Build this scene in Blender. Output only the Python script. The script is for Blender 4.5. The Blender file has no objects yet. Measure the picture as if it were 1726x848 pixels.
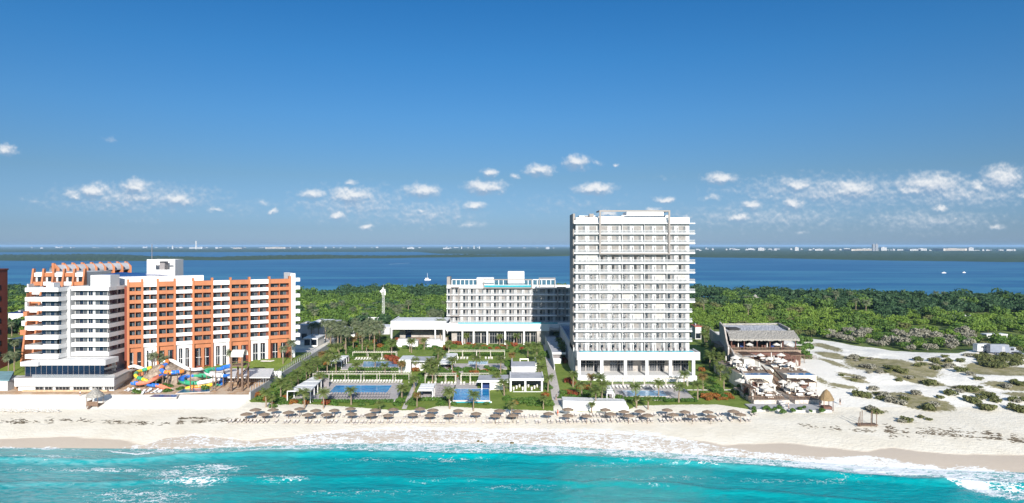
import bpy, math, random
import numpy as np
from mathutils import Vector
R = random.Random(7)
NR = np.random.default_rng(7)
sc = bpy.context.scene
COL = sc.collection
rad = math.radians

# ------------------------------------------------------------------ camera, sky, sun, exposure
H, F, HY, CX = 46.0, 1150.0, 414.0, 863.0
cam_d = bpy.data.cameras.new('camera')
cam = bpy.data.objects.new('camera', cam_d); COL.objects.link(cam)
cam.location = (0, 0, H); cam.rotation_euler = (rad(90), 0, 0)
cam_d.sensor_width = 36; cam_d.lens = F / 1726 * 36
cam_d.shift_y = -(424.0 - HY) / 1726
cam_d.clip_start = 1; cam_d.clip_end = 90000
sc.camera = cam

SUN_EL, SUN_DX = rad(21.5), -0.13                   # light travels towards (-0.13, 1), 21.5 degrees down
trav = Vector((SUN_DX, 1, 0)).normalized() * math.cos(SUN_EL) + Vector((0, 0, -math.sin(SUN_EL)))
sun_d = bpy.data.lights.new('sun', 'SUN'); sun_d.energy = 5.0; sun_d.angle = rad(0.5); sun_d.color = (1.0, 0.96, 0.90)
sun = bpy.data.objects.new('sun', sun_d); COL.objects.link(sun)
sun.rotation_euler = trav.to_track_quat('-Z', 'Y').to_euler(); sun.location = (100, -300, 200)
sc.view_settings.view_transform = 'Standard'; sc.view_settings.look = 'None'
sc.view_settings.exposure = 0.7; sc.view_settings.gamma = 1; sc.view_settings.use_curve_mapping = False
sc.cycles.max_bounces = 6; sc.cycles.transparent_max_bounces = 12
try: sc.cycles.volume_step_rate = 10; sc.cycles.volume_max_steps = 64
except Exception: pass

class NT:                                            # small node-tree writer
    def __init__(s, t): s.t = t
    def n(s, kind, **kw):
        x = s.t.nodes.new(kind)
        for k, v in kw.items(): setattr(x, k, v)
        return x
    def put(s, sock, v):
        if isinstance(v, bpy.types.NodeSocket): s.t.links.new(v, sock)
        elif v is not None:
            if hasattr(sock.default_value, '__len__') and not hasattr(v, '__len__'): v = (v,) * len(sock.default_value)
            if hasattr(sock.default_value, '__len__') and len(sock.default_value) == 4 and len(v) == 3: v = (*v, 1)
            sock.default_value = v
    def math(s, op, a, b=0.0, c=0.0, clamp=False):
        x = s.n('ShaderNodeMath', operation=op, use_clamp=clamp)
        s.put(x.inputs[0], a); s.put(x.inputs[1], b)
        if len(x.inputs) > 2: s.put(x.inputs[2], c)
        return x.outputs[0]
    def vm(s, op, a, b=(0, 0, 0), c=(0, 0, 0)):
        x = s.n('ShaderNodeVectorMath', operation=op)
        s.put(x.inputs[0], a); s.put(x.inputs[1], b)
        if op == 'MULTIPLY_ADD': s.put(x.inputs[2], c)
        return x.outputs['Value'] if op in ('LENGTH', 'DOT_PRODUCT', 'DISTANCE') else x.outputs[0]
    def ramp(s, v, a, b, c=0.0, d=1.0):
        x = s.n('ShaderNodeMapRange', interpolation_type='SMOOTHSTEP')
        for i, q in enumerate((v, a, b, c, d)): s.put(x.inputs[i], q)
        return x.outputs[0]
    def noise(s, scale, detail=4, vec=None, rough=0.55, dist=0.0):
        x = s.n('ShaderNodeTexNoise'); s.put(x.inputs['Vector'], vec)
        x.inputs['Scale'].default_value = scale; x.inputs['Detail'].default_value = detail
        x.inputs['Roughness'].default_value = rough; x.inputs['Distortion'].default_value = dist
        return x.outputs[0]
    def mix(s, f, a, b):
        x = s.n('ShaderNodeMix', data_type='RGBA'); s.put(x.inputs[0], f); s.put(x.inputs[6], a); s.put(x.inputs[7], b)
        return x.outputs[2]
    def attr(s, name): return s.n('ShaderNodeAttribute', attribute_name=name).outputs['Fac']
    def pos(s): return s.n('ShaderNodeNewGeometry').outputs['Position']
    def bump(s, h, strength, dist=0.1):
        x = s.n('ShaderNodeBump'); x.inputs['Strength'].default_value = strength; x.inputs['Distance'].default_value = dist
        s.put(x.inputs['Height'], h); return x.outputs[0]

# world: Nishita sky, deepened with height in view and brightened overhead for fill, and a field of fair-weather cumulus placed by direction
W = bpy.data.worlds.new('World'); sc.world = W; W.use_nodes = True
wt = NT(W.node_tree); W.node_tree.nodes.clear()
sky = wt.n('ShaderNodeTexSky', sky_type='NISHITA', sun_disc=False, sun_elevation=SUN_EL,
           sun_rotation=math.pi - math.atan(0.13), altitude=0, air_density=1.0, dust_density=0.6, ozone_density=3.0)
gen = wt.n('ShaderNodeTexCoord').outputs['Generated']
sep = wt.n('ShaderNodeSeparateXYZ'); wt.put(sep.inputs[0], gen)
yy = wt.math('MAXIMUM', wt.math('ABSOLUTE', sep.outputs[1]), 0.02)
uu = wt.math('DIVIDE', sep.outputs[0], yy); vv = wt.math('DIVIDE', sep.outputs[2], yy)
cmb = wt.n('ShaderNodeCombineXYZ'); wt.put(cmb.inputs[0], uu); wt.put(cmb.inputs[1], vv)
uv = cmb.outputs[0]
warp = wt.n('ShaderNodeTexNoise'); wt.put(warp.inputs['Vector'], uv); warp.inputs['Scale'].default_value = 42; warp.inputs['Detail'].default_value = 4; warp.inputs['Roughness'].default_value = 0.6
off = wt.vm('MULTIPLY_ADD', warp.outputs['Color'], (0.022, 0.017, 0), (-0.011, -0.0085, 0))
uvw = wt.vm('ADD', uv, off)
CLOUDS = [(10,253,44,22,.8),(188,236,24,12,.25),(125,330,46,20,.8),(158,322,62,30,1),(228,317,62,36,1),(298,336,80,30,.9),(365,355,40,12,.6),
 (60,338,60,14,.3),(440,340,40,12,.35),(460,355,26,12,.8),(528,327,60,20,.8),(593,330,92,34,1),(592,308,22,12,.6),(570,364,36,18,.9),(618,384,36,14,.8),
 (712,321,78,28,.95),(708,355,30,14,.7),(695,373,66,16,.45),(817,315,80,28,1.05),(824,291,30,18,.9),(799,346,48,18,.9),(793,380,60,16,.5),
 (910,287,58,22,1.05),(867,299,24,14,.6),(972,273,52,28,1),(1008,275,24,14,.4),(1038,278,14,9,.6),(1002,320,76,24,1.05),(1120,336,38,14,.9),
 (1025,358,34,14,.9),(1100,353,30,12,.6),(1215,301,62,24,1),(1200,333,48,14,.5),(1345,312,80,28,.95),(1438,320,108,38,1),(1268,346,38,22,.9),
 (1300,332,26,12,.5),(1337,343,54,24,.9),(1248,368,52,20,.95),(1570,312,150,44,1),(1540,322,90,26,.9),(1690,300,90,46,1.05),(1650,314,50,24,.8),(1583,350,36,14,.8),(1505,343,26,10,.4),
 (1500,370,30,12,.45),(1610,370,26,12,.5),(1680,382,40,14,.55),(1350,393,34,10,.4),(1200,365,30,12,.4),(1160,366,26,10,.6),(1120,300,50,10,.12),(1400,370,60,12,.25),(240,372,70,14,.2),(1726,330,60,20,.5),(230,335,320,52,.60),(1410,324,400,60,.60),(1610,326,330,56,.62),(600,345,240,64,.52),(720,360,210,52,.46),(1300,366,380,52,.44),(1560,372,300,48,.46),(120,345,160,30,.26),(960,345,200,40,.18),(400,350,120,30,.22)]
def field(P):
    acc = None
    for px, py, w, h, s in CLOUDS:
        u0, v0, a, b = (px - CX) / F, (HY - py) / F, w / 2 / F * 1.2, h / 2 / F * 1.25
        d = wt.vm('LENGTH', wt.vm('MULTIPLY_ADD', P, (1 / a, 1 / b, 0), (-u0 / a, -v0 / b, 0)))
        gq = wt.math('MULTIPLY_ADD', d, -s, s)
        acc = gq if acc is None else wt.math('MAXIMUM', acc, gq)
    return acc
dens = field(uvw); dens_up = field(wt.vm('ADD', uvw, (0.0015, 0.0052, 0)))
fine = wt.noise(105, 6, uv, 0.52); fine_up = wt.noise(105, 6, wt.vm('ADD', uv, (0.0008, 0.0032, 0)), 0.52)
dn = wt.math('ADD', dens, wt.math('MULTIPLY_ADD', fine, 0.8, -0.40))
alpha = wt.math('MULTIPLY', wt.ramp(dn, -0.02, 0.85), 0.9)
shade = wt.math('ADD', wt.math('MULTIPLY', wt.math('SUBTRACT', fine, fine_up), 1.5), wt.math('MULTIPLY', wt.math('SUBTRACT', dens, dens_up), 1.7))
shade = wt.math('ADD', shade, wt.math('MULTIPLY_ADD', dn, 0.30, 0.26), clamp=True)
ccol = wt.mix(shade, (0.19, 0.27, 0.38), (0.56, 0.57, 0.58))
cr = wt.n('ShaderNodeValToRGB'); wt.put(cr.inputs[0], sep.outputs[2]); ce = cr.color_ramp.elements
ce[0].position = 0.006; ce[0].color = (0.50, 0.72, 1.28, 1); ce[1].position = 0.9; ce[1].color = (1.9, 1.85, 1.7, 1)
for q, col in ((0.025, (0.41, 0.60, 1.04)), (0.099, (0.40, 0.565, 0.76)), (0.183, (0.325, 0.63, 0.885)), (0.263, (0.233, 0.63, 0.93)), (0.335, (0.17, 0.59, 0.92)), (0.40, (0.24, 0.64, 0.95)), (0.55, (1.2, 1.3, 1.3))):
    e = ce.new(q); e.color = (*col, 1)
tint = cr.outputs[0]  # upper stops brighten the unseen overhead sky as added fill light
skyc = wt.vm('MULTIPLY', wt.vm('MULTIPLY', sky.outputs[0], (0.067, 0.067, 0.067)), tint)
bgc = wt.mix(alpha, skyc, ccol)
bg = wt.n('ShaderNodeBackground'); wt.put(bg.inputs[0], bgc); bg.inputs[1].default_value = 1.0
wo = wt.n('ShaderNodeOutputWorld'); W.node_tree.links.new(bg.outputs[0], wo.inputs[0])

# ------------------------------------------------------------------ materials
MATS = {}
def new_mat(name):
    m = bpy.data.materials.new(name); m.use_nodes = True; m.node_tree.nodes.clear()
    t = NT(m.node_tree); out = t.n('ShaderNodeOutputMaterial'); MATS[name] = m
    return m, t, out
def pri(t, out, col, rough=0.6, nrm=None, **kw):
    p = t.n('ShaderNodeBsdfPrincipled'); t.put(p.inputs['Base Color'], col); t.put(p.inputs['Roughness'], rough)
    if nrm is not None: t.put(p.inputs['Normal'], nrm)
    for k, v in kw.items(): t.put(p.inputs[k], v)
    t.t.links.new(p.outputs[0], out.inputs[0]); return p
def mat(name, col, rough=0.6, var=0.18, scale=0.6, bump=0.0, bscale=6, spec=0.35, streak=False, **kw):
    m, t, out = new_mat(name)
    p = t.pos()
    v = t.vm('MULTIPLY', p, (1, 1, 0.25)) if streak else p
    n = t.noise(scale, 5, v, 0.65)
    dark = tuple(c * (1 - var) for c in col); light = tuple(min(1, c * (1 + var * 0.6)) for c in col)
    c = t.mix(t.ramp(n, 0.3, 0.7), dark, light)
    nrm = t.bump(t.noise(bscale, 4, p), bump) if bump else None
    kw['Specular IOR Level'] = spec
    pri(t, out, c, rough, nrm, **kw); return m
white = mat('white_paint', (0.66, 0.65, 0.635), 0.55, 0.06, 0.35, streak=True)
whiteb = mat('white_render', (0.47, 0.465, 0.455), 0.7, 0.10, 0.3, streak=True)
offw = mat('offwhite_fabric', (0.60, 0.56, 0.50), 0.9, 0.12, 2)
cream = mat('cream_plaster', (0.74, 0.69, 0.58), 0.8, 0.12, 0.5, streak=True)
grey = mat('grey_beige_frame', (0.24, 0.215, 0.195), 0.6, 0.1, 0.5)
greyw = mat('grey_wall', (0.42, 0.41, 0.40), 0.75, 0.2, 0.5, streak=True)
roofg = mat('grey_roof', (0.40, 0.40, 0.42), 0.8, 0.18, 0.25)
roofw = mat('pale_roof', (0.68, 0.68, 0.68), 0.7, 0.12, 0.2)
orange = mat('orange_render', (0.385, 0.145, 0.064), 0.75, 0.14, 0.3, streak=True)
brick = mat('brown_render', (0.18, 0.045, 0.026), 0.85, 0.15, 0.3, streak=True)
dkglass = mat('dark_glass', (0.012, 0.016, 0.022), 0.06, 0.3, 0.4, spec=0.8)
blglass = mat('blue_black_glass', (0.006, 0.014, 0.035), 0.05, 0.3, 0.2, spec=0.8)
curtain = mat('pale_curtain', (0.24, 0.225, 0.21), 0.8, 0.25, 1.5)
wframe = mat('window_frame', (0.30, 0.29, 0.28), 0.5, 0.1)
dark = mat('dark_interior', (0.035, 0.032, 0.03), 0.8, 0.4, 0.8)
inter = mat('beige_interior', (0.34, 0.31, 0.28), 0.8, 0.3, 0.5)
wood = mat('weathered_wood', (0.17, 0.11, 0.075), 0.85, 0.35, 3)
redwood = mat('red_wood', (0.13, 0.062, 0.045), 0.8, 0.3, 2)
thatch = mat('thatch', (0.235, 0.17, 0.12), 0.95, 0.4, 7, 0.6, 20)
thatchg = mat('grey_thatch', (0.30, 0.28, 0.25), 0.95, 0.45, 2.5, 0.8, 9)
thatcho = mat('golden_thatch', (0.24, 0.165, 0.085), 0.95, 0.35, 5, 0.6, 15)
deck = mat('stone_deck', (0.44, 0.40, 0.375), 0.8, 0.16, 0.8)
terra = mat('terracotta_paving', (0.42, 0.26, 0.16), 0.85, 0.22, 0.9)
pathm = mat('pale_paving', (0.50, 0.45, 0.41), 0.85, 0.15, 0.7)
stone = mat('rough_stone', (0.30, 0.235, 0.18), 0.95, 0.55, 0.9, 1.0, 2)
stonew = mat('boundary_stone', (0.50, 0.44, 0.385), 0.95, 0.4, 1.5, 0.8, 4)
trunkm = mat('palm_trunk', (0.24, 0.18, 0.125), 0.9, 0.3, 4)
barkm = mat('bark', (0.12, 0.09, 0.06), 0.95, 0.3, 4)
sblue = mat('slide_blue', (0.03, 0.16, 0.55), 0.3, 0.12, 1); sgreen = mat('slide_green', (0.04, 0.30, 0.16), 0.3, 0.12, 1)
syel = mat('slide_yellow', (0.75, 0.52, 0.03), 0.3, 0.12, 1); sora = mat('slide_orange', (0.72, 0.22, 0.03), 0.3, 0.12, 1)
ssal = mat('slide_salmon', (0.62, 0.20, 0.12), 0.35, 0.12, 1); swht = mat('slide_white', (0.74, 0.74, 0.73), 0.3, 0.08, 1)
metal = mat('grey_metal', (0.34, 0.34, 0.35), 0.4, 0.15, 2, spec=0.6)
solar = mat('blue_panel', (0.02, 0.045, 0.19), 0.2, 0.3, 2, spec=0.6)
navy = mat('navy_cloth', (0.015, 0.035, 0.13), 0.8, 0.2, 1)
cafe = mat('grey_fabric', (0.22, 0.20, 0.20), 0.9, 0.2, 3)
skin = mat('skin', (0.42, 0.24, 0.16), 0.7, 0.1); hairm = mat('hair', (0.02, 0.015, 0.01), 0.7, 0.1)
pcream = mat('pergola_cream', (0.50, 0.46, 0.385), 0.7, 0.12)
redc = mat('red_cloth', (0.55, 0.09, 0.05), 0.9, 0.2); blackc = mat('black_cloth', (0.02, 0.02, 0.025), 0.9, 0.2)
tyre = mat('rubber', (0.02, 0.02, 0.02), 0.8, 0.2)
carp = mat('grey_car_paint', (0.28, 0.29, 0.31), 0.3, 0.1, spec=0.5); van = mat('dull_blue_paint', (0.20, 0.22, 0.27), 0.5, 0.12)
def water_mat(name, c1, c2, scale, rough=0.08, b=0.25, spec=0.5):
    m, t, out = new_mat(name); p = t.pos()
    n = t.noise(scale, 5, p, 0.6, 0.5)
    pri(t, out, t.mix(t.ramp(n, 0.35, 0.65), c1, c2), rough, t.bump(t.noise(scale * 2.5, 4, p), b, 0.3), **{'Specular IOR Level': spec}); return m
poolw = water_mat('pool_water', (0.01, 0.17, 0.42), (0.04, 0.30, 0.55), 0.5, 0.1, 0.15, 0.3)
poolp = water_mat('pale_pool_water', (0.09, 0.26, 0.46), (0.19, 0.38, 0.55), 0.5, 0.1, 0.15, 0.3)
poold = water_mat('deep_pool_water', (0.03, 0.10, 0.24), (0.06, 0.17, 0.33), 0.5, 0.1, 0.15, 0.3)
turq = water_mat('turquoise_water', (0.02, 0.25, 0.31), (0.04, 0.31, 0.37), 0.8, 0.1, 0.1, 0.3)
def glassy(name, col, alpha):
    m, t, out = new_mat(name)
    p = t.n('ShaderNodeBsdfPrincipled'); p.inputs['Base Color'].default_value = (*col, 1); p.inputs['Roughness'].default_value = 0.1
    tr = t.n('ShaderNodeBsdfTransparent'); mx = t.n('ShaderNodeMixShader'); mx.inputs[0].default_value = alpha
    t.t.links.new(tr.outputs[0], mx.inputs[1]); t.t.links.new(p.outputs[0], mx.inputs[2]); t.t.links.new(mx.outputs[0], out.inputs[0]); return m
railg = glassy('rail_glass', (0.40, 0.42, 0.43), 0.28); blrail = glassy('blue_rail_glass', (0.06, 0.14, 0.19), 0.6)
def leaf_mat(name, c1, c2, c3, scale=0.12, trans=0.35):
    m, t, out = new_mat(name); p = t.pos()
    a = t.noise(scale, 3, p, 0.6); b = t.noise(1.3, 3, p, 0.6)
    oi = t.n('ShaderNodeObjectInfo').outputs['Random']
    f = t.math('ADD', t.math('MULTIPLY_ADD', a, 1.5, -0.45), t.math('MULTIPLY_ADD', oi, 0.5, -0.25), clamp=True)
    c = t.mix(f, c1, c2); c = t.mix(t.ramp(b, 0.45, 0.8), c, c3)
    pb = t.n('ShaderNodeBsdfPrincipled'); t.put(pb.inputs['Base Color'], c); pb.inputs['Roughness'].default_value = 0.6; pb.inputs['Specular IOR Level'].default_value = 0.25
    tl = t.n('ShaderNodeBsdfTranslucent'); t.put(tl.inputs[0], c)
    mx = t.n('ShaderNodeMixShader'); mx.inputs[0].default_value = trans
    t.t.links.new(pb.outputs[0], mx.inputs[1]); t.t.links.new(tl.outputs[0], mx.inputs[2]); t.t.links.new(mx.outputs[0], out.inputs[0]); return m
palmg = leaf_mat('palm_leaf', (0.12, 0.175, 0.04), (0.18, 0.22, 0.055), (0.27, 0.27, 0.115), trans=0.4)
palmd = leaf_mat('dry_palm_leaf', (0.20, 0.13, 0.04), (0.26, 0.17, 0.05), (0.32, 0.20, 0.08))
cocol = leaf_mat('coconut_leaf', (0.12, 0.155, 0.075), (0.19, 0.215, 0.11), (0.30, 0.30, 0.19))
leafd = leaf_mat('dark_leaf', (0.034, 0.08, 0.032), (0.055, 0.11, 0.045), (0.08, 0.13, 0.05))
leafm = leaf_mat('mid_leaf', (0.065, 0.14, 0.026), (0.115, 0.19, 0.034), (0.18, 0.235, 0.055))
leafl = leaf_mat('light_leaf', (0.12, 0.215, 0.028), (0.185, 0.275, 0.04), (0.25, 0.30, 0.075))
leafg = leaf_mat('grey_twigs', (0.19, 0.18, 0.135), (0.26, 0.245, 0.19), (0.32, 0.30, 0.24), trans=0.05)
leafo = leaf_mat('olive_leaf', (0.115, 0.135, 0.045), (0.18, 0.185, 0.062), (0.24, 0.22, 0.10))
leafr = leaf_mat('red_flowers', (0.29, 0.055, 0.03), (0.34, 0.09, 0.035), (0.09, 0.15, 0.03), 1.2)
leaff = leaf_mat('orange_flowers', (0.33, 0.13, 0.03), (0.30, 0.09, 0.03), (0.10, 0.16, 0.03), 1.2)
hedgem = leaf_mat('hedge_leaf', (0.07, 0.15, 0.024), (0.11, 0.20, 0.03), (0.05, 0.10, 0.024), 0.4)

# ------------------------------------------------------------------ mesh builder and object helpers
def V2(o, u, n, a, b): return (o[0] + u[0] * a + n[0] * b, o[1] + u[1] * a + n[1] * b)
class MB:
    def __init__(s): s.v = []; s.f = []; s.m = []
    def quad(s, pts, mi=0):
        k = len(s.v); s.v += [tuple(p) for p in pts]; s.f.append(tuple(range(k, k + len(pts)))); s.m.append(mi)
    def prism(s, poly, z0, z1, mi=0):                # poly counter-clockwise (x, y); z1 may be a list
        k = len(s.v); n = len(poly)
        zt = z1 if hasattr(z1, '__len__') else [z1] * n
        zb = z0 if hasattr(z0, '__len__') else [z0] * n
        s.v += [(p[0], p[1], zb[i]) for i, p in enumerate(poly)] + [(p[0], p[1], zt[i]) for i, p in enumerate(poly)]
        s.f.append(tuple(range(k + n - 1, k - 1, -1))); s.f.append(tuple(range(k + n, k + 2 * n))); s.m += [mi, mi]
        for i in range(n):
            j = (i + 1) % n; s.f.append((k + i, k + j, k + n + j, k + n + i)); s.m.append(mi)
    def box(s, x0, x1, y0, y1, z0, z1, mi=0): s.prism([(x0, y0), (x1, y0), (x1, y1), (x0, y1)], z0, z1, mi)
    def obox(s, fr, a0, a1, b0, b1, z0, z1, mi=0):   # fr = (origin, along, outward normal)
        o, u, n = fr; p = [V2(o, u, n, a0, b1), V2(o, u, n, a1, b1), V2(o, u, n, a1, b0), V2(o, u, n, a0, b0)]
        s.prism(p, z0, z1, mi)
    def bar(s, p, q, w, h=None, mi=0):               # square bar between two points
        p, q = Vector(p), Vector(q); d = (q - p).normalized(); h = h or w
        a = d.cross(Vector((0, 0, 1)));  a = Vector((1, 0, 0)) if a.length < 1e-3 else a.normalized()
        b = d.cross(a).normalized(); a = a * w / 2; b = b * h / 2; k = len(s.v)
        for c in (p, q): s.v += [tuple(c + a + b), tuple(c - a + b), tuple(c - a - b), tuple(c + a - b)]
        for i in range(4): s.f.append((k + i, k + (i + 1) % 4, k + 4 + (i + 1) % 4, k + 4 + i)); s.m.append(mi)
        s.f += [(k + 3, k + 2, k + 1, k), (k + 4, k + 5, k + 6, k + 7)]; s.m += [mi, mi]
    def tube(s, path, r, n=8, mi=0, arc=None, cap=True):   # mi may be a function of ring index; arc = (a0, a1) opens a trough
        P = [Vector(p) for p in path]; k0 = len(s.v)
        full = arc is None; m = n if full else n + 1
        for i, p in enumerate(P):
            d = (P[min(i + 1, len(P) - 1)] - P[max(i - 1, 0)]).normalized()
            a = d.cross(Vector((0, 0, 1))); a = Vector((1, 0, 0)) if a.length < 1e-3 else a.normalized()
            b = a.cross(d).normalized(); rr = r[i] if hasattr(r, '__len__') else r
            for j in range(m):
                t = 2 * math.pi * j / n if full else arc[0] + (arc[1] - arc[0]) * j / n
                s.v.append(tuple(p + a * math.cos(t) * rr + b * math.sin(t) * rr))
        for i in range(len(P) - 1):
            for j in range(n):
                j2 = (j + 1) % m
                s.f.append((k0 + i * m + j, k0 + i * m + j2, k0 + (i + 1) * m + j2, k0 + (i + 1) * m + j)); s.m.append(mi(i) if callable(mi) else mi)
        if full and cap:
            s.f += [tuple(k0 + j for j in range(n))[::-1], tuple(k0 + (len(P) - 1) * m + j for j in range(n))]; s.m += [0, 0] if callable(mi) else [mi, mi]
    def lathe(s, prof, n=12, c=(0, 0), mi=0, jit=0.0):  # prof: (r, z)
        k = len(s.v)
        for i, (r, z) in enumerate(prof):
            for j in range(n):
                t = 2 * math.pi * j / n; rr = r * (1 + R.uniform(-jit, jit)); s.v.append((c[0] + rr * math.cos(t), c[1] + rr * math.sin(t), z + R.uniform(-jit, jit) * 0.5))
        for i in range(len(prof) - 1):
            for j in range(n):
                s.f.append((k + i * n + j, k + i * n + (j + 1) % n, k + (i + 1) * n + (j + 1) % n, k + (i + 1) * n + j)); s.m.append(mi)
    def mesh(s, name, mats, org=(0, 0, 0), smooth=False):
        me = bpy.data.meshes.new(name)
        me.from_pydata([(a - org[0], b - org[1], c - org[2]) for a, b, c in s.v], [], s.f)
        for m in (mats if isinstance(mats, (list, tuple)) else [mats]): me.materials.append(m)
        if any(s.m): me.polygons.foreach_set('material_index', s.m)
        if smooth: me.polygons.foreach_set('use_smooth', [True] * len(me.polygons))
        me.update(); return me
    def build(s, name, mats, parent=None, org=None, smooth=False):
        if org is None: org = tuple(parent.location) if parent is not None and parent.parent is None else (0, 0, 0)
        return link(name, s.mesh(name, mats, org, smooth), parent)
def link(name, me, parent=None, loc=None):
    o = bpy.data.objects.new(name, me); COL.objects.link(o)
    if parent is not None: o.parent = parent
    if loc is not None: o.location = loc
    return o
def tag(o, label=None, cat=None, group=None, kind=None):
    if label: o['label'] = label
    if cat: o['category'] = cat
    if group: o['group'] = group
    if kind: o['kind'] = kind
    return o
def thing(name, label, cat, loc=(0, 0, 0), rz=0.0, group=None):
    o = bpy.data.objects.new(name, None); COL.objects.link(o); o.location = loc; o.rotation_euler = (0, 0, rz); o.empty_display_size = 0.5
    return tag(o, label, cat, group)
def solo(name, mb, mats, label, cat, org, group=None, smooth=False):   # a thing that is one mesh
    o = mb.build(name, mats, None, org, smooth); o.location = org; return tag(o, label, cat, group)
def struct(name, mb, mats, org=(0, 0, 0), smooth=False):
    o = mb.build(name, mats, None, org, smooth); o.location = org; o['kind'] = 'structure'; return o
def dup(root, loc, rz=0.0, label=None, scale=None):
    r = root.copy(); COL.objects.link(r); r.location = loc; r.rotation_euler = (0, 0, rz)
    if label: r['label'] = label
    if scale is not None: r.scale = scale if hasattr(scale, '__len__') else (scale,) * 3
    for ch in root.children:
        c = ch.copy(); COL.objects.link(c); c.parent = r
        for g in ch.children:
            d = g.copy(); COL.objects.link(d); d.parent = c
    return r
class Series:                                        # first use moves the source thing itself, then copies it
    def __init__(s, root): s.root = root; s.n = 0; s.all = []
    def put(s, loc, rz=0.0, scale=None):
        if s.n == 0:
            o = s.root; o.location = loc; o.rotation_euler = (0, 0, rz)
            if scale is not None: o.scale = scale if hasattr(scale, '__len__') else (scale,) * 3
        else: o = dup(s.root, loc, rz, None, scale if scale is not None else 1.0)
        s.n += 1; s.all.append(o); return o
def sx(o): return o.location.x / o.location.y
def nth(i): return '%d%s' % (i, 'th' if 10 <= i % 100 <= 20 else {1: 'st', 2: 'nd', 3: 'rd'}.get(i % 10, 'th'))
def number(objs, fmt):                               # label a row by its order from the left as the camera sees it
    for i, o in enumerate(sorted(objs, key=sx)): o['label'] = fmt % nth(i + 1)
def fast_mesh(name, verts, quads, mats, attrs=None, smooth=False):
    me = bpy.data.meshes.new(name); n, q = len(verts), len(quads); w = quads.shape[1]
    me.vertices.add(n); me.vertices.foreach_set('co', np.asarray(verts, 'f').ravel())
    me.loops.add(q * w); me.loops.foreach_set('vertex_index', np.asarray(quads, 'i').ravel())
    me.polygons.add(q); me.polygons.foreach_set('loop_start', np.arange(0, q * w, w, dtype='i'))
    me.polygons.foreach_set('loop_total', np.full(q, w, 'i'))
    if smooth: me.polygons.foreach_set('use_smooth', np.ones(q, bool))
    for m in (mats if isinstance(mats, (list, tuple)) else [mats]): me.materials.append(m)
    for k, a in (attrs or {}).items():
        at = me.attributes.new(k, 'FLOAT', 'POINT'); at.data.foreach_set('value', np.asarray(a, 'f').ravel())
    me.update(calc_edges=True); me.validate(); return me
def grid(xs, ys):
    X, Y = np.meshgrid(xs, ys); nx, ny = len(xs), len(ys)
    i = np.arange(ny - 1)[:, None] * nx + np.arange(nx - 1)[None]
    q = np.stack([i, i + 1, i + nx + 1, i + nx], -1).reshape(-1, 4); return X, Y, q
def sstep(x, a, b): t = np.clip((x - a) / (b - a), 0, 1); return t * t * (3 - 2 * t)
_vt = {}
def vnoise(X, Y, scale, seed=0, octs=3):             # cheap value noise on arrays, about -1..1
    out = 0; amp = 1; tot = 0
    for o in range(octs):
        g = _vt.setdefault(seed + o, None)
        if g is None: g = _vt[seed + o] = np.random.default_rng(seed + o).random((256, 256))
        x = X / scale; y = Y / scale
        xi = np.floor(x).astype(int); yi = np.floor(y).astype(int); fx = x - xi; fy = y - yi
        fx = fx * fx * (3 - 2 * fx); fy = fy * fy * (3 - 2 * fy)
        a = g[yi % 256, xi % 256]; b = g[yi % 256, (xi + 1) % 256]; c = g[(yi + 1) % 256, xi % 256]; d = g[(yi + 1) % 256, (xi + 1) % 256]
        out = out + amp * ((a * (1 - fx) + b * fx) * (1 - fy) + (c * (1 - fx) + d * fx) * fy - 0.5) * 2; tot += amp; amp *= 0.5; scale *= 0.47
    return out / tot

# ------------------------------------------------------------------ the lie of the land
_wx = np.array([-400, -116, -75, -36, 0, 31, 56, 78, 103.7, 400.]); _wy = np.array([156, 155.1, 154.2, 158.4, 158.4, 152, 146.5, 141.4, 138.1, 110.])
def Yw(X): return np.interp(X, _wx, _wy)
def wallX(Y): return 66 + (Y - 187) * 0.195          # slanting boundary wall right of the gardens
LW = -73.0                                           # boundary wall left of the gardens
def shoreY(X): return np.interp(X, [-700, 110, 156, 245, 277, 358, 700], [600, 600, 572, 532, 508, 484, 455])   # lagoon shore, nearer at the right
def G(X, Y):
    X = np.asarray(X, float); Y = np.asarray(Y, float)
    d = Y - Yw(X)
    beach = np.where(d < 0, d * 0.09, 2.6 * (1 - np.exp(-np.maximum(d, 0) / 16)))
    gar = 2.5 + 1.6 * np.clip((Y - 181) / 104, 0, 1)
    left = np.interp(Y, [178, 183, 192, 205, 232, 300, 600], [2.2, 2.6, 4.0, 4.1, 7.6, 5.0, 3.5])
    right = np.interp(Y, [165, 185, 215, 250, 320, 600], [1.6, 2.7, 4.6, 5.8, 5.2, 3.2])
    dune = vnoise(X, Y, 17, 5, 3) * 1.1 * sstep(Y, 182, 205) * (1 - sstep(Y, 300, 380))
    wr = sstep(X - wallX(Y), 0, 1.5); wd = sstep(X - wallX(Y), 26, 40)
    wl = sstep(-(X - LW), -0.6, 0.8)
    land = gar * (1 - wl) * (1 - wr) + left * wl + (right + dune * wd) * wr
    t = sstep(Y, 176, 184 + 6 * wl)
    z = beach * (1 - t) + land * t
    s_ = shoreY(X); z = z * (1 - sstep(Y, s_ - 6, s_ + 20)) - 1.5 * sstep(Y, s_, s_ + 26)
    return z
def g(x, y): return float(G(x, y))
def PZ(px, py, z): Y = F * (H - z) / (py - HY); return ((px - CX) * Y / F, Y, z)
def PY(px, py, Y): return ((px - CX) * Y / F, Y, H - (py - HY) * Y / F)
def PG(px, py, up=0.0):                              # the ground point (or a point this high above it) seen at a photo pixel
    z = 3.0 + up
    for _ in range(12):
        p = PZ(px, py, z); z = 0.5 * z + 0.5 * (g(p[0], p[1]) + up)
    return (p[0], p[1], p[2])
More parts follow.
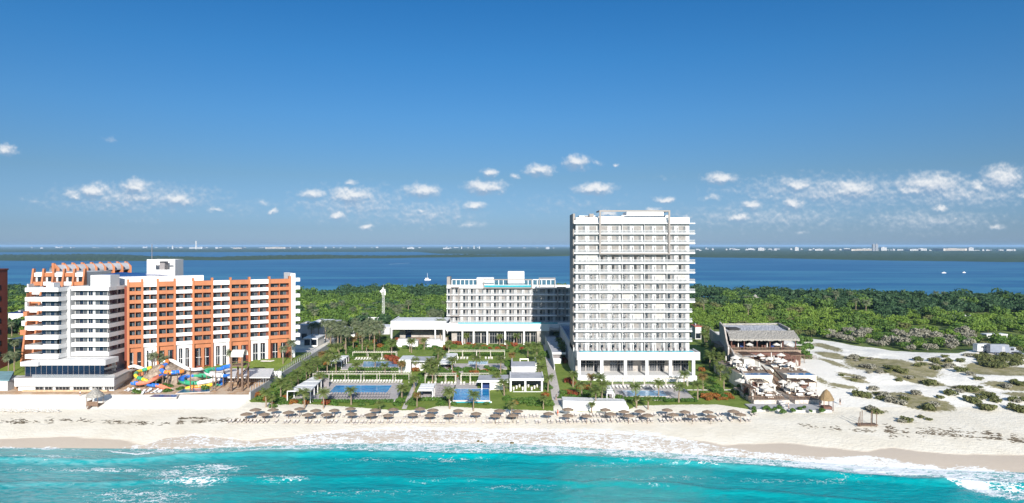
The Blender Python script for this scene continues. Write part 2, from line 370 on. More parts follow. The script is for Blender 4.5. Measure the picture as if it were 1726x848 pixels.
# ------------------------------------------------------------------ ground, sea, lagoon, far shore
def line_world(pts, z=None):
    q = sorted([(PG(*p) if z is None else PZ(p[0], p[1], z))[:2] for p in pts]); return np.array(q).T
lawn_edge = line_world([(420,677),(500,680),(560,684),(640,690),(680,692),(720,690),(740,684),(800,688),(850,690),(940,693),(1054,693),(1075,684),(1150,682),(1210,682),(1262,690)])
wet_edge = line_world([(-300,741),(0,741),(104,735.6),(208,741),(243,750),(278,739),(330,734.5),(417,742.5),(486,737),(560,728),(700,724),(900,727),(1080,732),(1165,742),(1227,750),(1317,746),(1408,755),(1463,761),(1499,755),(1608,766),(1716,766),(1900,772)])
foam_up = line_world([(-300,752),(0,752),(90,752),(180,757),(230,749),(330,735),(440,745),(530,733),(600,727),(700,724),(860,727),(1000,729),(1080,733),(1160,745),(1220,757),(1300,765),(1380,772),(1460,771),(1560,783),(1650,787),(1726,796),(1900,803)], 0.3)
foam_lo = line_world([(-300,757),(0,757),(90,758),(180,762),(230,765),(330,766),(440,758),(530,757),(600,758),(720,766),(860,763),(1000,765),(1080,773),(1160,783),(1220,790),(1300,785),(1380,790),(1440,802),(1560,802),(1600,814),(1650,832),(1726,846),(1900,860)], 0)
foam_st = np.array([(-300,.62),(0,.62),(90,.62),(150,.3),(230,.36),(330,.45),(440,.42),(530,.55),(600,.54),(700,.56),(860,.57),(1080,.58),(1160,.56),(1220,.55),(1300,.6),(1400,.72),(1460,.74),(1560,.74),(1640,.68),(1726,.64),(1900,.6)]).T
def foam_at(X, Y):
    px = CX + F * X / np.maximum(Y, 20); py = HY + F * H / np.maximum(Y, 20)
    u = np.interp(X, foam_up[0], foam_up[1]) + vnoise(X, Y * 0 + 3, 5, 31) * 1.0; l = np.interp(X, foam_lo[0], foam_lo[1]) + vnoise(X, Y * 0 + 9, 6, 41) * 1.2
    st = np.interp(px, foam_st[0], foam_st[1]); t = (Y - l) / np.maximum(u - l, 0.3)
    f = sstep(t, -0.15, 0.12) * (1 - sstep(t, 0.94, 1.04)) * st
    f = np.maximum(f, np.exp(-((Y - l - 0.3) / 0.45) ** 2) * np.where(px < 520, .85, .5) * sstep(vnoise(X, Y * 0, 22, 51), -.35, .2))
    f = np.maximum(f, np.exp(-((t - 0.93) / 0.07) ** 2) * st * 1.15)
    def blob(cx, cy, rx, ry, s): return s * np.exp(-(((px - cx) / rx) ** 2 + ((py - cy) / ry) ** 2) ** 1.5)
    f = np.maximum(f, blob(320, 803, 88, 20, .56)); f = np.maximum(f, blob(360, 788, 60, 7, .66)); f = np.maximum(f, blob(240, 838, 120, 18, .44))
    f = np.maximum(f, blob(150, 792, 190, 5, .40)); f = np.maximum(f, blob(470, 808, 60, 10, .40)); f = np.maximum(f, blob(60, 770, 150, 5, .38))
    for q in ((700,776,200,6),(1050,785,160,6),(1350,812,190,8),(1120,806,120,6),(880,822,160,6),(620,832,200,10)): f = np.maximum(f, blob(*q, .27))
    return f
xs = np.concatenate([np.arange(-640, -190, 9.), np.arange(-190, 215, 0.75), np.arange(215, 641, 9.)])
ys = np.concatenate([np.arange(128, 146, 1.5), np.arange(146, 200, 0.6), np.arange(200, 330, 1.3), np.arange(330, 636, 6.)])
X, Y, Q = grid(xs, ys); Z = G(X, Y)
Z = Z + vnoise(X, Y, 3.0, 77, 2) * 0.06 * sstep(Y, 168, 172) * (1 - sstep(Y, 181, 184)) 
lawn = np.minimum(np.minimum(Y - np.interp(X, lawn_edge[0], lawn_edge[1]), X - LW), np.minimum(wallX(Y) - X, 304 - Y))
lawn = np.maximum(lawn, np.minimum(np.minimum(X + 101, LW - X), np.minimum(Y - 219 - (X + 90) * -0.2, 250 - Y)))
lawn = np.maximum(lawn, np.minimum(np.minimum(-146 - X, X + 230), np.minimum(Y - 205, 300 - Y)))
fe = line_world([(1250,560),(1330,566),(1400,574),(1450,584),(1540,594),(1610,594),(1660,588),(1726,598),(1950,604)])
fb = np.where(X > wallX(Y) + 0.5, np.interp(X, fe[0], fe[1]), 304) + vnoise(X, Y, 18, 12) * 5
forest = Y - fb
CLEAR = [(545,499,70,4,'l'),(1190,511,34,6,'l'),(1345,512,22,3,'l'),(1672,536,62,6,'s'),(1612,540,30,3,'s'),(1440,528,50,4,'l'),(1300,530,40,3,'l'),(1530,545,60,4,'l'),(560,497,40,1.5,'s'),(1560,560,50,7,'l'),(1700,575,60,10,'l')]
def ellipse(px, py, rx, ry, tilt=0.0):
    c = PG(px, py); wx = rx * c[1] / F; wy = ry * c[1] ** 2 / (F * (H - c[2])); dx = X - c[0]; dy = (Y - c[1]) + tilt * dx
    return (1 - np.sqrt((dx / wx) ** 2 + (dy / wy) ** 2)) * min(wx, wy, 8)
clear_l = np.full_like(X, -9.); clear_s = np.full_like(X, -9.)
for px, py, rx, ry, k in CLEAR:
    e = ellipse(px, py, rx, ry)
    if k == 'l': clear_l = np.maximum(clear_l, e)
    else: clear_s = np.maximum(clear_s, e)
lawn = np.maximum(lawn, clear_l); forest = np.minimum(forest, -clear_s)
VEG = [(1500,620,70,13,.25),(1470,612,40,9,.2),(1545,640,34,8,.4),(1540,676,50,14,.35),(1500,668,30,8,.3),(1630,657,28,6,.1),(1450,606,26,5,.1),(1440,640,20,4,.5),(1475,692,18,5,.2),
       (1565,615,26,4,.4),(1590,612,16,4,.5),(1430,632,16,4,.5),(1700,650,40,6,.2),(1690,622,60,9,.2),(1660,628,40,5,.3),(1720,665,30,4,0),(1405,612,14,8,.8),(1400,598,20,7,.3),(1395,585,14,8,0),(1380,640,9,10,.4),(1415,650,22,3,.5),(1615,620,10,3,.2),(1660,600,30,4,.1),(1530,711,16,2,.2)]
veg = np.full_like(X, -9.)
for e in VEG: veg = np.maximum(veg, ellipse(*e))
dd = Y - np.interp(X, wet_edge[0], wet_edge[1]); wet = 1 - sstep(dd + vnoise(X, Y, 4, 61) * 0.8, -0.4, 0.5)
foam = foam_at(X, Y)
pave = np.minimum(np.minimum(Y - 192.4, 216 - Y), LW - X)
conc = np.minimum(np.minimum(LW - X, Y - 192.6), np.minimum(X + 150, 262 - Y))
conc = np.maximum(conc, np.minimum(np.minimum(X + 110, -52 - X), np.minimum(Y - 286, 330 - Y)))
bank = np.minimum(np.minimum(LW - X, 192.8 - Y), Y - 182)
dryw = np.maximum(bank, np.minimum(X - wallX(Y), Y - 183))
me = fast_mesh('ground', np.stack([X, Y, Z], -1).reshape(-1, 3), Q, [], {k: np.clip(v, -4, 4) for k, v in dict(lawn=lawn, forest=forest, veg=veg, wet=wet, foam=foam, pave=pave, conc=conc, dryw=dryw).items()}, smooth=True)
m, t, out = new_mat('ground'); p = t.pos(); at = t.attr
def foam_mask(t, p, f):
    n1 = t.noise(0.55, 5, t.vm('MULTIPLY', p, (0.7, 1.3, 1)), 0.65, 0.8); n2 = t.noise(2.4, 4, p, 0.65)
    vo = t.n('ShaderNodeTexVoronoi', feature='DISTANCE_TO_EDGE'); vo.inputs['Scale'].default_value = 0.62
    dp = t.n('ShaderNodeTexNoise'); dp.inputs['Scale'].default_value = 1.1; t.put(dp.inputs['Vector'], p)
    t.put(vo.inputs['Vector'], t.vm('MULTIPLY_ADD', dp.outputs['Color'], (3.0, 3.0, 0), t.vm('MULTIPLY', p, (0.75, 1.25, 1))))
    n3 = t.noise(0.16, 4, t.vm('MULTIPLY', p, (0.6, 1.6, 1)), 0.6, 1.0)
    lace = t.math('SUBTRACT', 1.0, t.ramp(vo.outputs[0], 0.0, 0.16))
    v = t.math('ADD', f, t.math('MULTIPLY_ADD', n1, 0.85, -0.42)); v = t.math('ADD', v, t.math('MULTIPLY_ADD', n2, 0.7, -0.35))
    v = t.math('ADD', v, t.math('MULTIPLY_ADD', n3, 0.7, -0.33))
    v = t.math('ADD', v, t.math('MULTIPLY_ADD', lace, 0.34, -0.14))
    return t.math('MULTIPLY', t.ramp(v, 0.42, 0.72), t.ramp(f, 0.05, 0.3))
ns, nl, nh = t.noise(0.12, 5, p, 0.6), t.noise(1.2, 4, p, 0.6), t.noise(5, 3, p, 0.6)
c = t.mix(t.ramp(ns, 0.35, 0.65), (0.74, 0.67, 0.545), (0.80, 0.735, 0.615))
c = t.mix(t.ramp(at('dryw'), -0.5, 1.0), c, t.mix(t.ramp(nl, 0.35, 0.7), (0.77, 0.725, 0.645), (0.83, 0.79, 0.715)))
c = t.mix(t.math('MULTIPLY', t.ramp(nh, 0.6, 0.75), 0.25), c, (0.5, 0.44, 0.35))
c = t.mix(t.math('MULTIPLY', at('wet'), 0.85), c, t.mix(nl, (0.46, 0.37, 0.285), (0.52, 0.43, 0.34)))
lmask = t.ramp(t.math('ADD', at('lawn'), t.math('MULTIPLY_ADD', nl, 1.6, -0.8)), -0.12, 0.12)
lc = t.mix(t.ramp(t.noise(0.2, 5, p, 0.65), 0.35, 0.65), (0.15, 0.21, 0.028), (0.225, 0.28, 0.05)); lc = t.mix(t.math('MULTIPLY', nh, 0.5), lc, (0.06, 0.11, 0.02))
vm_ = t.ramp(t.math('ADD', at('veg'), t.math('ADD', t.math('MULTIPLY_ADD', nl, 5.0, -2.7), t.math('MULTIPLY_ADD', ns, 5.0, -2.5))), -0.2, 0.5)
vc = t.mix(t.ramp(t.noise(0.35, 5, p, 0.7), 0.35, 0.65), (0.22, 0.195, 0.085), (0.36, 0.31, 0.20)); vc = t.mix(t.ramp(nh, 0.45, 0.7), vc, (0.17, 0.165, 0.07))
cc = t.mix(t.ramp(nl, 0.3, 0.7), (0.50, 0.47, 0.44), (0.60, 0.57, 0.54))
pc = t.mix(t.ramp(t.noise(0.35, 4, p), 0.4, 0.6), (0.46, 0.29, 0.17), (0.55, 0.42, 0.30))
fc = t.mix(t.ramp(t.noise(0.09, 5, p, 0.65), 0.4, 0.65), (0.07, 0.11, 0.025), (0.17, 0.21, 0.05)); fc = t.mix(t.ramp(nl, 0.55, 0.8), fc, (0.20, 0.18, 0.11))
c = t.mix(vm_, c, vc); c = t.mix(t.ramp(at('conc'), -0.2, 0.2), c, cc); c = t.mix(t.ramp(at('pave'), -0.2, 0.2), c, pc)
c = t.mix(t.ramp(t.math('ADD', at('forest'), t.math('MULTIPLY_ADD', nl, 3.0, -1.5)), -0.4, 0.6), c, fc); c = t.mix(lmask, c, lc)
fm = foam_mask(t, p, at('foam'))
c = t.mix(fm, c, (0.80, 0.81, 0.80))
rg = t.math('MULTIPLY_ADD', at('wet'), -0.45, 0.9)
hb = t.math('ADD', t.math('MULTIPLY', t.noise(0.9, 5, p, 0.65), t.math('MULTIPLY_ADD', at('wet'), -0.85, 1.0)), t.math('MULTIPLY', nh, t.math('MULTIPLY', lmask, 0.5)))
pri(t, out, c, rg, t.bump(hb, 0.55, 0.35), **{'Specular IOR Level': 0.2})
me.materials.append(m); go = link('ground', me); go['kind'] = 'structure'
_G = go

# sea
sxs = np.concatenate([np.arange(-900, -150, 25.), np.arange(-150, 150, 0.5), np.arange(150, 901, 25.)])
sys_ = np.concatenate([np.arange(-700, 108, 25.), np.arange(108, 172, 0.45)])
X, Y, Q = grid(sxs, sys_); d = Yw(X) - Y
wob = vnoise(X, Y, 30, 3) * 4 + vnoise(X, Y, 9, 4) * 1.2
ridge = lambda q, w: np.exp(-(((q + w / 2) % w - w / 2) / 1.5) ** 2)
amp = sstep(d, 1, 6) * (1 - sstep(np.abs(X), 140, 150))
Z = amp * ((0.45 + 0.35 * np.exp(-((d - 9) / 9) ** 2)) * ridge(d - 8 + wob, 15) + 0.16 * vnoise(X, Y, 6, 8) + 0.07 * vnoise(X, Y, 1.7, 9)) + 0.02
Z = np.where(d < 0, np.minimum(Z, 0.03), Z)
f = foam_at(X, Y); f = np.maximum(f, amp * 0.30 * ridge(d - 8.8 + wob, 15) * sstep(vnoise(X, Y, 14, 15), -0.1, 0.5) * (1 - sstep(d, 30, 42)))
swell_shade = ridge(d - 9.4 + wob, 15) * amp
q4 = Q[(np.max(d.ravel()[Q], axis=1) > -14)]
me = fast_mesh('sea', np.stack([X, Y, Z], -1).reshape(-1, 3), q4, [], dict(foam=f, depth=d + vnoise(X, Y, 12, 19) * 5, swell_shade=swell_shade), smooth=True)
m, t, out = new_mat('sea'); p = t.pos(); at = t.attr
n = t.noise(0.14, 5, t.vm('MULTIPLY', p, (0.5, 1.5, 1)), 0.6, 0.6); n2 = t.noise(0.8, 5, t.vm('MULTIPLY', p, (0.6, 1.4, 1)), 0.6, 0.5)
deep = t.mix(t.ramp(n, 0.35, 0.68), (0.0, 0.265, 0.285), (0.0, 0.325, 0.335))
shal = t.mix(n2, (0.10, 0.40, 0.38), (0.28, 0.47, 0.43))
c = t.mix(t.ramp(at('depth'), -1.0, 10.0), shal, deep); c = t.mix(t.math('MULTIPLY', t.ramp(n2, 0.5, 0.72), 0.55), c, (0.03, 0.38, 0.375))
c = t.mix(t.math('MULTIPLY', at('swell_shade'), 0.35), c, (0.0, 0.24, 0.26))  # swell shading on the wave faces, put into the water colour
lx = t.n('ShaderNodeSeparateXYZ'); t.put(lx.inputs[0], p); c = t.mix(t.math('MULTIPLY', t.ramp(lx.outputs[0], -45.0, -95.0), t.ramp(n2, 0.3, 0.65)), c, (0.13, 0.36, 0.37))
fm = foam_mask(t, p, at('foam')); c = t.mix(fm, c, (0.80, 0.82, 0.82))
hb = t.math('ADD', t.noise(0.5, 6, t.vm('MULTIPLY', p, (0.7, 1.5, 1)), 0.6), t.math('MULTIPLY', fm, 0.25))
pri(t, out, c, t.math('MULTIPLY_ADD', fm, 0.6, 0.16), t.bump(hb, 0.6, 0.6), **{'Specular IOR Level': 0.14})
me.materials.append(m); link('sea', me)['kind'] = 'structure'
bed = MB(); bed.quad([(-900, -700, -3), (900, -700, -3), (900, 140, -3), (-900, 140, -3)]); struct('sea_bed', bed, MATS['ground'])

# lagoon
b = MB(); b.quad([(-30000, 440, 0), (30000, 440, 0), (30000, 34000, 0), (-30000, 34000, 0)])
m, t, out = new_mat('lagoon'); p = t.pos()
n = t.noise(0.006, 6, t.vm('MULTIPLY', p, (0.35, 1.6, 1)), 0.62, 0.4); n2 = t.noise(0.05, 5, t.vm('MULTIPLY', p, (0.5, 1.0, 1)), 0.65)
sp = t.n('ShaderNodeSeparateXYZ'); t.put(sp.inputs[0], p)
c = t.mix(t.ramp(sp.outputs[1], 600, 1700), (0.06, 0.225, 0.335), (0.045, 0.165, 0.30)); c = t.mix(t.ramp(n, 0.40, 0.62), (0.022, 0.115, 0.25), c); c = t.mix(t.math('MULTIPLY', t.ramp(n2, 0.55, 0.72), 0.35), c, (0.06, 0.22, 0.36))
pri(t, out, c, 0.45, t.bump(n2, 0.5, 2.0), **{'Specular IOR Level': 0.12})
struct('lagoon', b, m)
farm = leaf_mat('far_shore_green', (0.045, 0.09, 0.035), (0.10, 0.15, 0.05), (0.12, 0.16, 0.07), 0.004)
farm2 = leaf_mat('mangrove_green', (0.045, 0.085, 0.03), (0.09, 0.14, 0.04), (0.14, 0.18, 0.06), 0.015)
def shore_strip(name, near, far, hgt, rows, matl, seed, nx=520, z0=0.3):
    pxs = np.linspace(near[0][0], near[-1][0], nx); yn = np.interp(pxs, *np.array(near).T); yf = np.interp(pxs, *np.array(far).T)
    yn = yn + vnoise(pxs, pxs * 0, 60, seed) * 0.5
    tt = np.linspace(0, 1, rows) ; PX = np.repeat(pxs[None], rows, 0); PYY = yn[None] + (yf - yn)[None] * tt[:, None]
    yy_ = F * H / np.maximum(PYY - HY, 0.5); xx_ = (PX - CX) * yy_ / F
    r = np.random.default_rng(seed).random((rows, nx)); hz = z0 + hgt * (0.35 + 0.65 * r) * (0.7 + 0.5 * vnoise(xx_, yy_, 220, seed + 2))
    hz[0] = -0.5; hz[-1] = -0.5; hz[:, 0] = -0.5; hz[:, -1] = -0.5
    i = np.arange(rows - 1)[:, None] * nx + np.arange(nx - 1)[None]; q = np.stack([i, i + 1, i + nx + 1, i + nx], -1).reshape(-1, 4)
    o = link(name, fast_mesh(name, np.stack([xx_, yy_, hz], -1).reshape(-1, 3), q, matl)); o['kind'] = 'structure'; return o
shore_strip('far_shore', [(-700,425.5),(0,425.2),(350,425),(700,424.5),(740,428),(960,431),(1170,434),(1300,435.5),(1450,438.5),(1600,440.5),(1726,442),(2400,446)], [(-700,415.0),(2400,415.0)], 7, 26, farm, 101)
shore_strip('mangrove_island', [(-700,441),(0,440),(250,440),(330,438.5),(400,438.5),(500,437),(640,435.5),(800,433.5),(960,431.8)], [(-700,429.5),(0,429.5),(200,428.5),(260,432),(350,435.4),(430,431.5),(520,430.8),(640,431.5),(800,430.5),(960,430.8)], 8, 9, farm2, 111)

# ------------------------------------------------------------------ foliage makers
def leaf_cloud(n, blobs, leaf, rng, flat=0.5):
    """n leaf-clump quads spread over the skins of blobs (cx, cy, cz, r, rz)"""
    bl = np.array(blobs); k = rng.choice(len(bl), n, p=bl[:, 3] ** 2 / (bl[:, 3] ** 2).sum())
    d = rng.normal(size=(n, 3)); d[:, 2] = d[:, 2] * 0.9 + 0.35; d /= np.linalg.norm(d, axis=1)[:, None]
    rr = bl[k, 3] * (0.72 + 0.33 * rng.random(n)); c = bl[k, :3] + d * np.stack([rr, rr, rr * bl[k, 4] / bl[k, 3]], -1)
    nrm = d + rng.normal(size=(n, 3)) * flat; nrm /= np.linalg.norm(nrm, axis=1)[:, None]
    a = np.cross(nrm, rng.normal(size=(n, 3))); a /= np.linalg.norm(a, axis=1)[:, None]; b = np.cross(nrm, a)
    s = leaf * (0.6 + 0.8 * rng.random(n))[:, None]
    v = np.stack([c - a * s, c - b * s * 0.62, c + a * s, c + b * s * 0.62], 1).reshape(-1, 3)
    return v, np.arange(n * 4).reshape(-1, 4)
def crown_blobs(rng, r, h, n=7, low=0.25):
    out_ = [(0, 0, h * 0.62, r * 0.72, h * 0.34)]
    for i in range(n):
        t = i / n * 6.283 + rng.random(); q = r * (0.4 + 0.35 * rng.random()); s = r * (0.36 + 0.25 * rng.random())
        out_.append((q * math.cos(t), q * math.sin(t), h * (low + 0.25 + 0.45 * rng.random()), s, s * 0.8))
    return out_
def cat(parts):
    vs, qs, o = [], [], 0
    for v, q in parts: vs.append(v); qs.append(q + o); o += len(v)
    return np.concatenate(vs), np.concatenate(qs)
def trunk_mb(h, r, lean=0.3, limbs=4, top=None):
    m = MB(); a = R.random() * 6.28; m.tube([(0, 0, -0.4), (lean * 0.3 * math.cos(a), lean * 0.3 * math.sin(a), h * 0.4), (lean * math.cos(a), lean * math.sin(a), h)], [r, r * 0.75, r * 0.45], 6)
    for i in range(limbs):
        t = a + i * 6.28 / limbs; m.tube([(lean * 0.3 * math.cos(a), lean * 0.3 * math.sin(a), h * 0.45), (h * 0.28 * math.cos(t), h * 0.28 * math.sin(t), h * 0.95)], [r * 0.5, r * 0.2], 5)
    return m
def palm_crown(nf, L, rng, droop=1.0, seg=7, dens=1.0):
    V, Qd = [], []; 
    for i in range(nf):
        az = i * 2.39996 + rng.random() * 0.3; el = 1.25 - 1.55 * (i / nf) + rng.normal() * 0.1; LL = L * (0.8 + 0.3 * rng.random())
        pts = []; x = z = 0.0; e = el
        for s in range(seg + 1):
            pts.append((x, z)); x += math.cos(e) * LL / seg; z += math.sin(e) * LL / seg; e -= droop * (0.16 + 0.05 * s)
        ca, sa = math.cos(az), math.sin(az)
        for s in range(seg):
            w = LL * 0.24 * math.sin(math.pi * min(0.97, (s + 0.9) / (seg + 0.6))) ** 0.7 + 0.05
            (x0, z0), (x1, z1) = pts[s], pts[s + 1]; xm, zm = x0 + (x1 - x0) * 0.62, z0 + (z1 - z0) * 0.62
            fx = (x1 - x0) * 0.9
            for sd in (-1, 1):
                ww = w * (0.85 + 0.3 * rng.random()); dz = -ww * (0.35 + 0.25 * rng.random())
                loc = [(x0, 0, z0), (xm, 0, zm), (xm + fx, sd * ww, zm + dz), (x0 + fx * 0.9, sd * ww * 0.92, z0 + dz)]
                k = len(V); V += [(a * ca - b * sa, a * sa + b * ca, c) for a, b, c in loc]; Qd.append((k, k + 1, k + 2, k + 3))
    return np.array(V), np.array(Qd)
def frustum(x, y, z, mgn=30): px = CX + F * x / y; return -mgn < px < 1726 + mgn

# ------------------------------------------------------------------ jungle between the dunes and the lagoon
crng = np.random.default_rng(21)
crown_vars = []
for i in range(6):
    r_ = 3.6; h_ = 5.2; crown_vars.append(leaf_cloud(420, crown_blobs(crng, r_, h_, 8), 0.55, crng))
shrub_vars = [leaf_cloud(260, crown_blobs(crng, 1.5, 1.7, 6, 0.0), 0.30, crng) for _ in range(4)]
kinds = [leafd, leafm, leafl, leafg, leafo]
pts = []; cellmap = {}
def blocked(x, y):
    px = CX + F * x / y; py = HY + F * (H - 4) / y
    for cx, cy, rx, ry, k in CLEAR:
        if ((px - cx) / (rx * 1.02)) ** 2 + ((py - cy) / (ry * 1.1)) ** 2 < 1: return True
    if x < -52 and x > -112 and y < 335: return True
    if x <= 62 and x > -55 and y < 352: return True
    if x < -73 and y < 300: return True
    return False
fbx = lambda x, y: np.interp(x, fe[0], fe[1]) if x > wallX(y) + 0.5 else 308
tries = 0
while tries < 60000:
    tries += 1
    y = 250 + 346 * R.random() ** 0.9; x = R.uniform(-0.80, 0.80) * y
    if y < fbx(x, y) + 3 + R.random() * 6 or y > shoreY(x) - 3 or blocked(x, y): continue
    if x > wallX(y) - 3 and x < wallX(y) + 36 and y < 282: continue
    gap = float(vnoise(np.array([x]), np.array([y]), 26, 95)[0])
    if gap > .28 and y < 450 and R.random() < .8: continue
    sp_ = 4.4 if y < 400 else 5.0
    cxk, cyk = int(x // 6), int(y // 6)
    if any((x - a) ** 2 + (y - c_) ** 2 < sp_ ** 2 for i in (-1, 0, 1) for j in (-1, 0, 1) for a, c_ in cellmap.get((cxk + i, cyk + j), ())): continue
    cellmap.setdefault((cxk, cyk), []).append((x, y)); pts.append((x, y))
def kind_of(x, y):
    px = CX + F * x / y; v = R.random() + 0.55 * float(vnoise(np.array([x]), np.array([y]), 45, 91)[0])
    if px > 1100:
        if y > shoreY(x) - 75: return (0, 1.25) if v < 0.75 else (1, 1.1)
        if y > shoreY(x) - 120: return (0, 1.05) if (v < 0.55 or px > 1480) else (1, 1.0)
        if y > 310: return (2, 0.68) if v < 0.78 else ((1, 0.9) if v < 0.95 else ((4, 0.75) if v < 1.05 else (0, 1.0)))
        return (3, 0.62) if 1380 < px < 1640 and v < 0.62 else ((4, 0.5) if v < 0.35 else (2, 0.62) if v < 0.8 else (1, 0.6))
    if y > 500: return (0, 1.15) if v < 0.7 else (1, 1.1)
    if y > 430: return (2, 0.8) if v < 0.5 else (1, 0.95)
    return (1, 1.05) if v < 0.5 else ((2, 1.0) if v < 0.75 else (0, 1.1))
pts.sort(key=lambda q: q[1])
pts_px = [(x, y, *kind_of(x, y)) for x, y in pts]
KN = [('dark_green_tree', 'dark green rounded tree'), ('green_tree', 'mid green bushy tree'), ('light_green_tree', 'bright green low tree'), ('bare_bush', 'grey leafless thicket bush'), ('olive_bush', 'olive scrub bush')]
def tree_root(kind, var):
    nm, lb = KN[kind]
    t_ = thing(nm, lb, 'tree' if kind < 3 else 'bush', (0, 0, 0))
    v, q = crown_vars[var]; link('crown', fast_mesh(nm + '_crown', v, q, kinds[kind]), t_)
    trunk_mb(3.2, 0.2).build('trunk', barkm, t_); return t_
roots = {}; indiv = {}; rest = {0: [], 1: [], 2: [], 3: [], 4: []}; NI = 270; cnt = 0
for x, y, k, s in pts_px:
    z = g(x, y); s2 = s * R.uniform(0.65, 1.4); hz = R.uniform(0.8, 1.1); px = CX + F * x / y
    if cnt < NI and -20 < px < 1746:
        cnt += 1; var = R.randrange(3); key = (k, var)
        if key not in roots: roots[key] = Series(tree_root(k, var))
        o = roots[key].put((x, y, z - 0.1), R.random() * 6.28, (s2, s2, s2 * hz)); indiv.setdefault((k, 'right' if px > 1000 else 'left'), []).append(o)
    else:
        v, q = crown_vars[R.randrange(6)]; a = R.random() * 6.28; ca, sa = math.cos(a), math.sin(a)
        ng = 420 if y < 420 else 240
        v = v[:ng * 4]; q = q[:ng]
        w = np.stack([v[:, 0] * ca - v[:, 1] * sa, v[:, 0] * sa + v[:, 1] * ca, v[:, 2] * hz], -1) * s2 * (1.0 if y < 420 else 1.12) + np.array([x, y, z - 0.2]); rest[k].append((w, q))
for (k, side), os_ in indiv.items():
    grp = KN[k][1] + ('s inland of the dunes' if side == 'right' else 's behind the low white buildings')
    for o in os_: o['group'] = grp
    number(os_, KN[k][1] + (' inland of the dunes, %s from the left' if side == 'right' else ' inland of the white low roofs, %s from the left'))
allv, allq, mi = [], [], []; o_ = 0
for k in rest:
    for v, q in rest[k]: allv.append(v); allq.append(q + o_); o_ += len(v); mi.append(np.full(len(q), k, 'i'))
me = fast_mesh('jungle', np.concatenate(allv), np.concatenate(allq), kinds); me.polygons.foreach_set('material_index', np.concatenate(mi))
tag(link('jungle', me), 'dense green jungle stretching back to the lagoon shore', 'jungle', kind='stuff')
# ------------------------------------------------------------------ the tall white beachfront hotel
TY, FH, NB = 223.5, 3.18, 13
TZ0 = 11.75; TX0, TX1 = 20.9, 58.1; BAY = (TX1 - TX0 - 0.7) / 10
t = thing('hotel_tower', 'tall white beachfront hotel tower of thirteen balcony floors with a grey roof frame', 'hotel', (39, 230, 3))
def window_mesh(name, open_=True, w=2.25, h=2.3, cur=curtain):
    m = MB(); d = 0.05                                # local: x along the facade, y outwards is -y
    m.box(-w / 2 - .07, w / 2 + .07, -0.03, 0, 0, h + .07, 0)
    m.box(-w / 2, -w / 2 + w * .40 - .02, -d, -0.03, 0.05, h, 1 if open_ else 2); m.box(-w / 2 + w * .40 + .02, w / 6 - .02, -d, -0.03, 0.05, h, 2); m.box(w / 6 + .02, w / 2, -d, -0.03, 0.05, h, 3)
    return m.mesh(name, [wframe, dkglass, cur, mat_glass_pale if cur is curtain else cur])
mat_glass_pale = mat('pale_glass', (0.15, 0.155, 0.16), 0.15, 0.3, 1.0, spec=0.6)
sheer = mat('sheer_curtain', (0.40, 0.385, 0.36), 0.8, 0.15, 1.5)
wm_cur = window_mesh('hotel_window_curtained', False, cur=sheer)
wm_open, wm_shut = window_mesh('hotel_window', True), window_mesh('hotel_window_closed', False)
b = MB()
b.box(TX0, TX1, TY, TY + 16, 11.0, TZ0 + FH * NB + .3); b.build('wall', whiteb, t)
b = MB(); b.prism([(TX0 - .7, TY + 2.5), (TX0, TY + 2.5), (TX0, TY + 15), (TX0 - .7, TY + 15)], 11, 56.6); b.build('side_fin', grey, t)
z = TZ0 + FH * NB
b = MB(); b.box(TX0, TX1 - .01, TY - .1, TY + .3, z + .3, z + 2.1); b.box(TX0, TX0 + .3, TY + .3, TY + 15.7, z + .3, z + 2.1); b.box(TX1 - .31, TX1 - .01, TY + .3, TY + 15.7, z + .3, z + 2.1); b.box(TX0, TX1 - .01, TY + 15.7, TY + 16.01, z + .3, z + 2.1)
b.box(TX0 + 7.5, TX0 + 16, TY + 1, TY + 8, z + .3, z + 2.6); b.box(TX0 + 1.5, TX0 + 7, TY + 4, TY + 9, z + .3, z + 2.9); b.build('parapet', white, t)
b = MB(); b.box(TX0 + 17.2, TX0 + 29.4, TY + 3, TY + 11, z + .3, z + 4.1); b.box(TX0 + 15.4, TX0 + 31.2, TY + 2.4, TY + 12, z + .3, z + 3.0); b.build('roof_plant_house', white, t)
b = MB(); b.box(TX0 + 4.6, TX0 + 6.0, TY + 1.2, TY + 3.2, z + 2.1, z + 3.4); b.box(TX0 + 3.1, TX0 + 4.2, TY + 1.2, TY + 2.4, z + 2.1, z + 2.7); b.build('vent', grey, t)
b = MB(); fx0, fx1, fy = (1010 - CX) * 221.4 / F, (1129.5 - CX) * 221.4 / F, 221.4
b.box(fx0, fx0 + .55, fy - .3, fy + .3, z - 3 * FH - .4, z + 4.4); b.box(fx1 - .55, fx1, fy - .3, fy + .3, z - 3 * FH - .4, z + 4.4)
b.box(fx0 + .55, fx1 - .55, fy - .28, fy + .28, z + 3.9, z + 4.39); b.box(fx0 + .55, fx1 - .55, fy - .28, fy + .28, z - 3 * FH - .39, z - 3 * FH + .02)
b.box(fx0 + .02, fx0 + .5, fy + .3, TY + 6, z + 3.95, z + 4.37); b.box(fx1 - .5, fx1 - .02, fy + .3, TY + 6, z + 3.95, z + 4.37); b.build('roof_frame', grey, t)
nwin = 0; extra = []
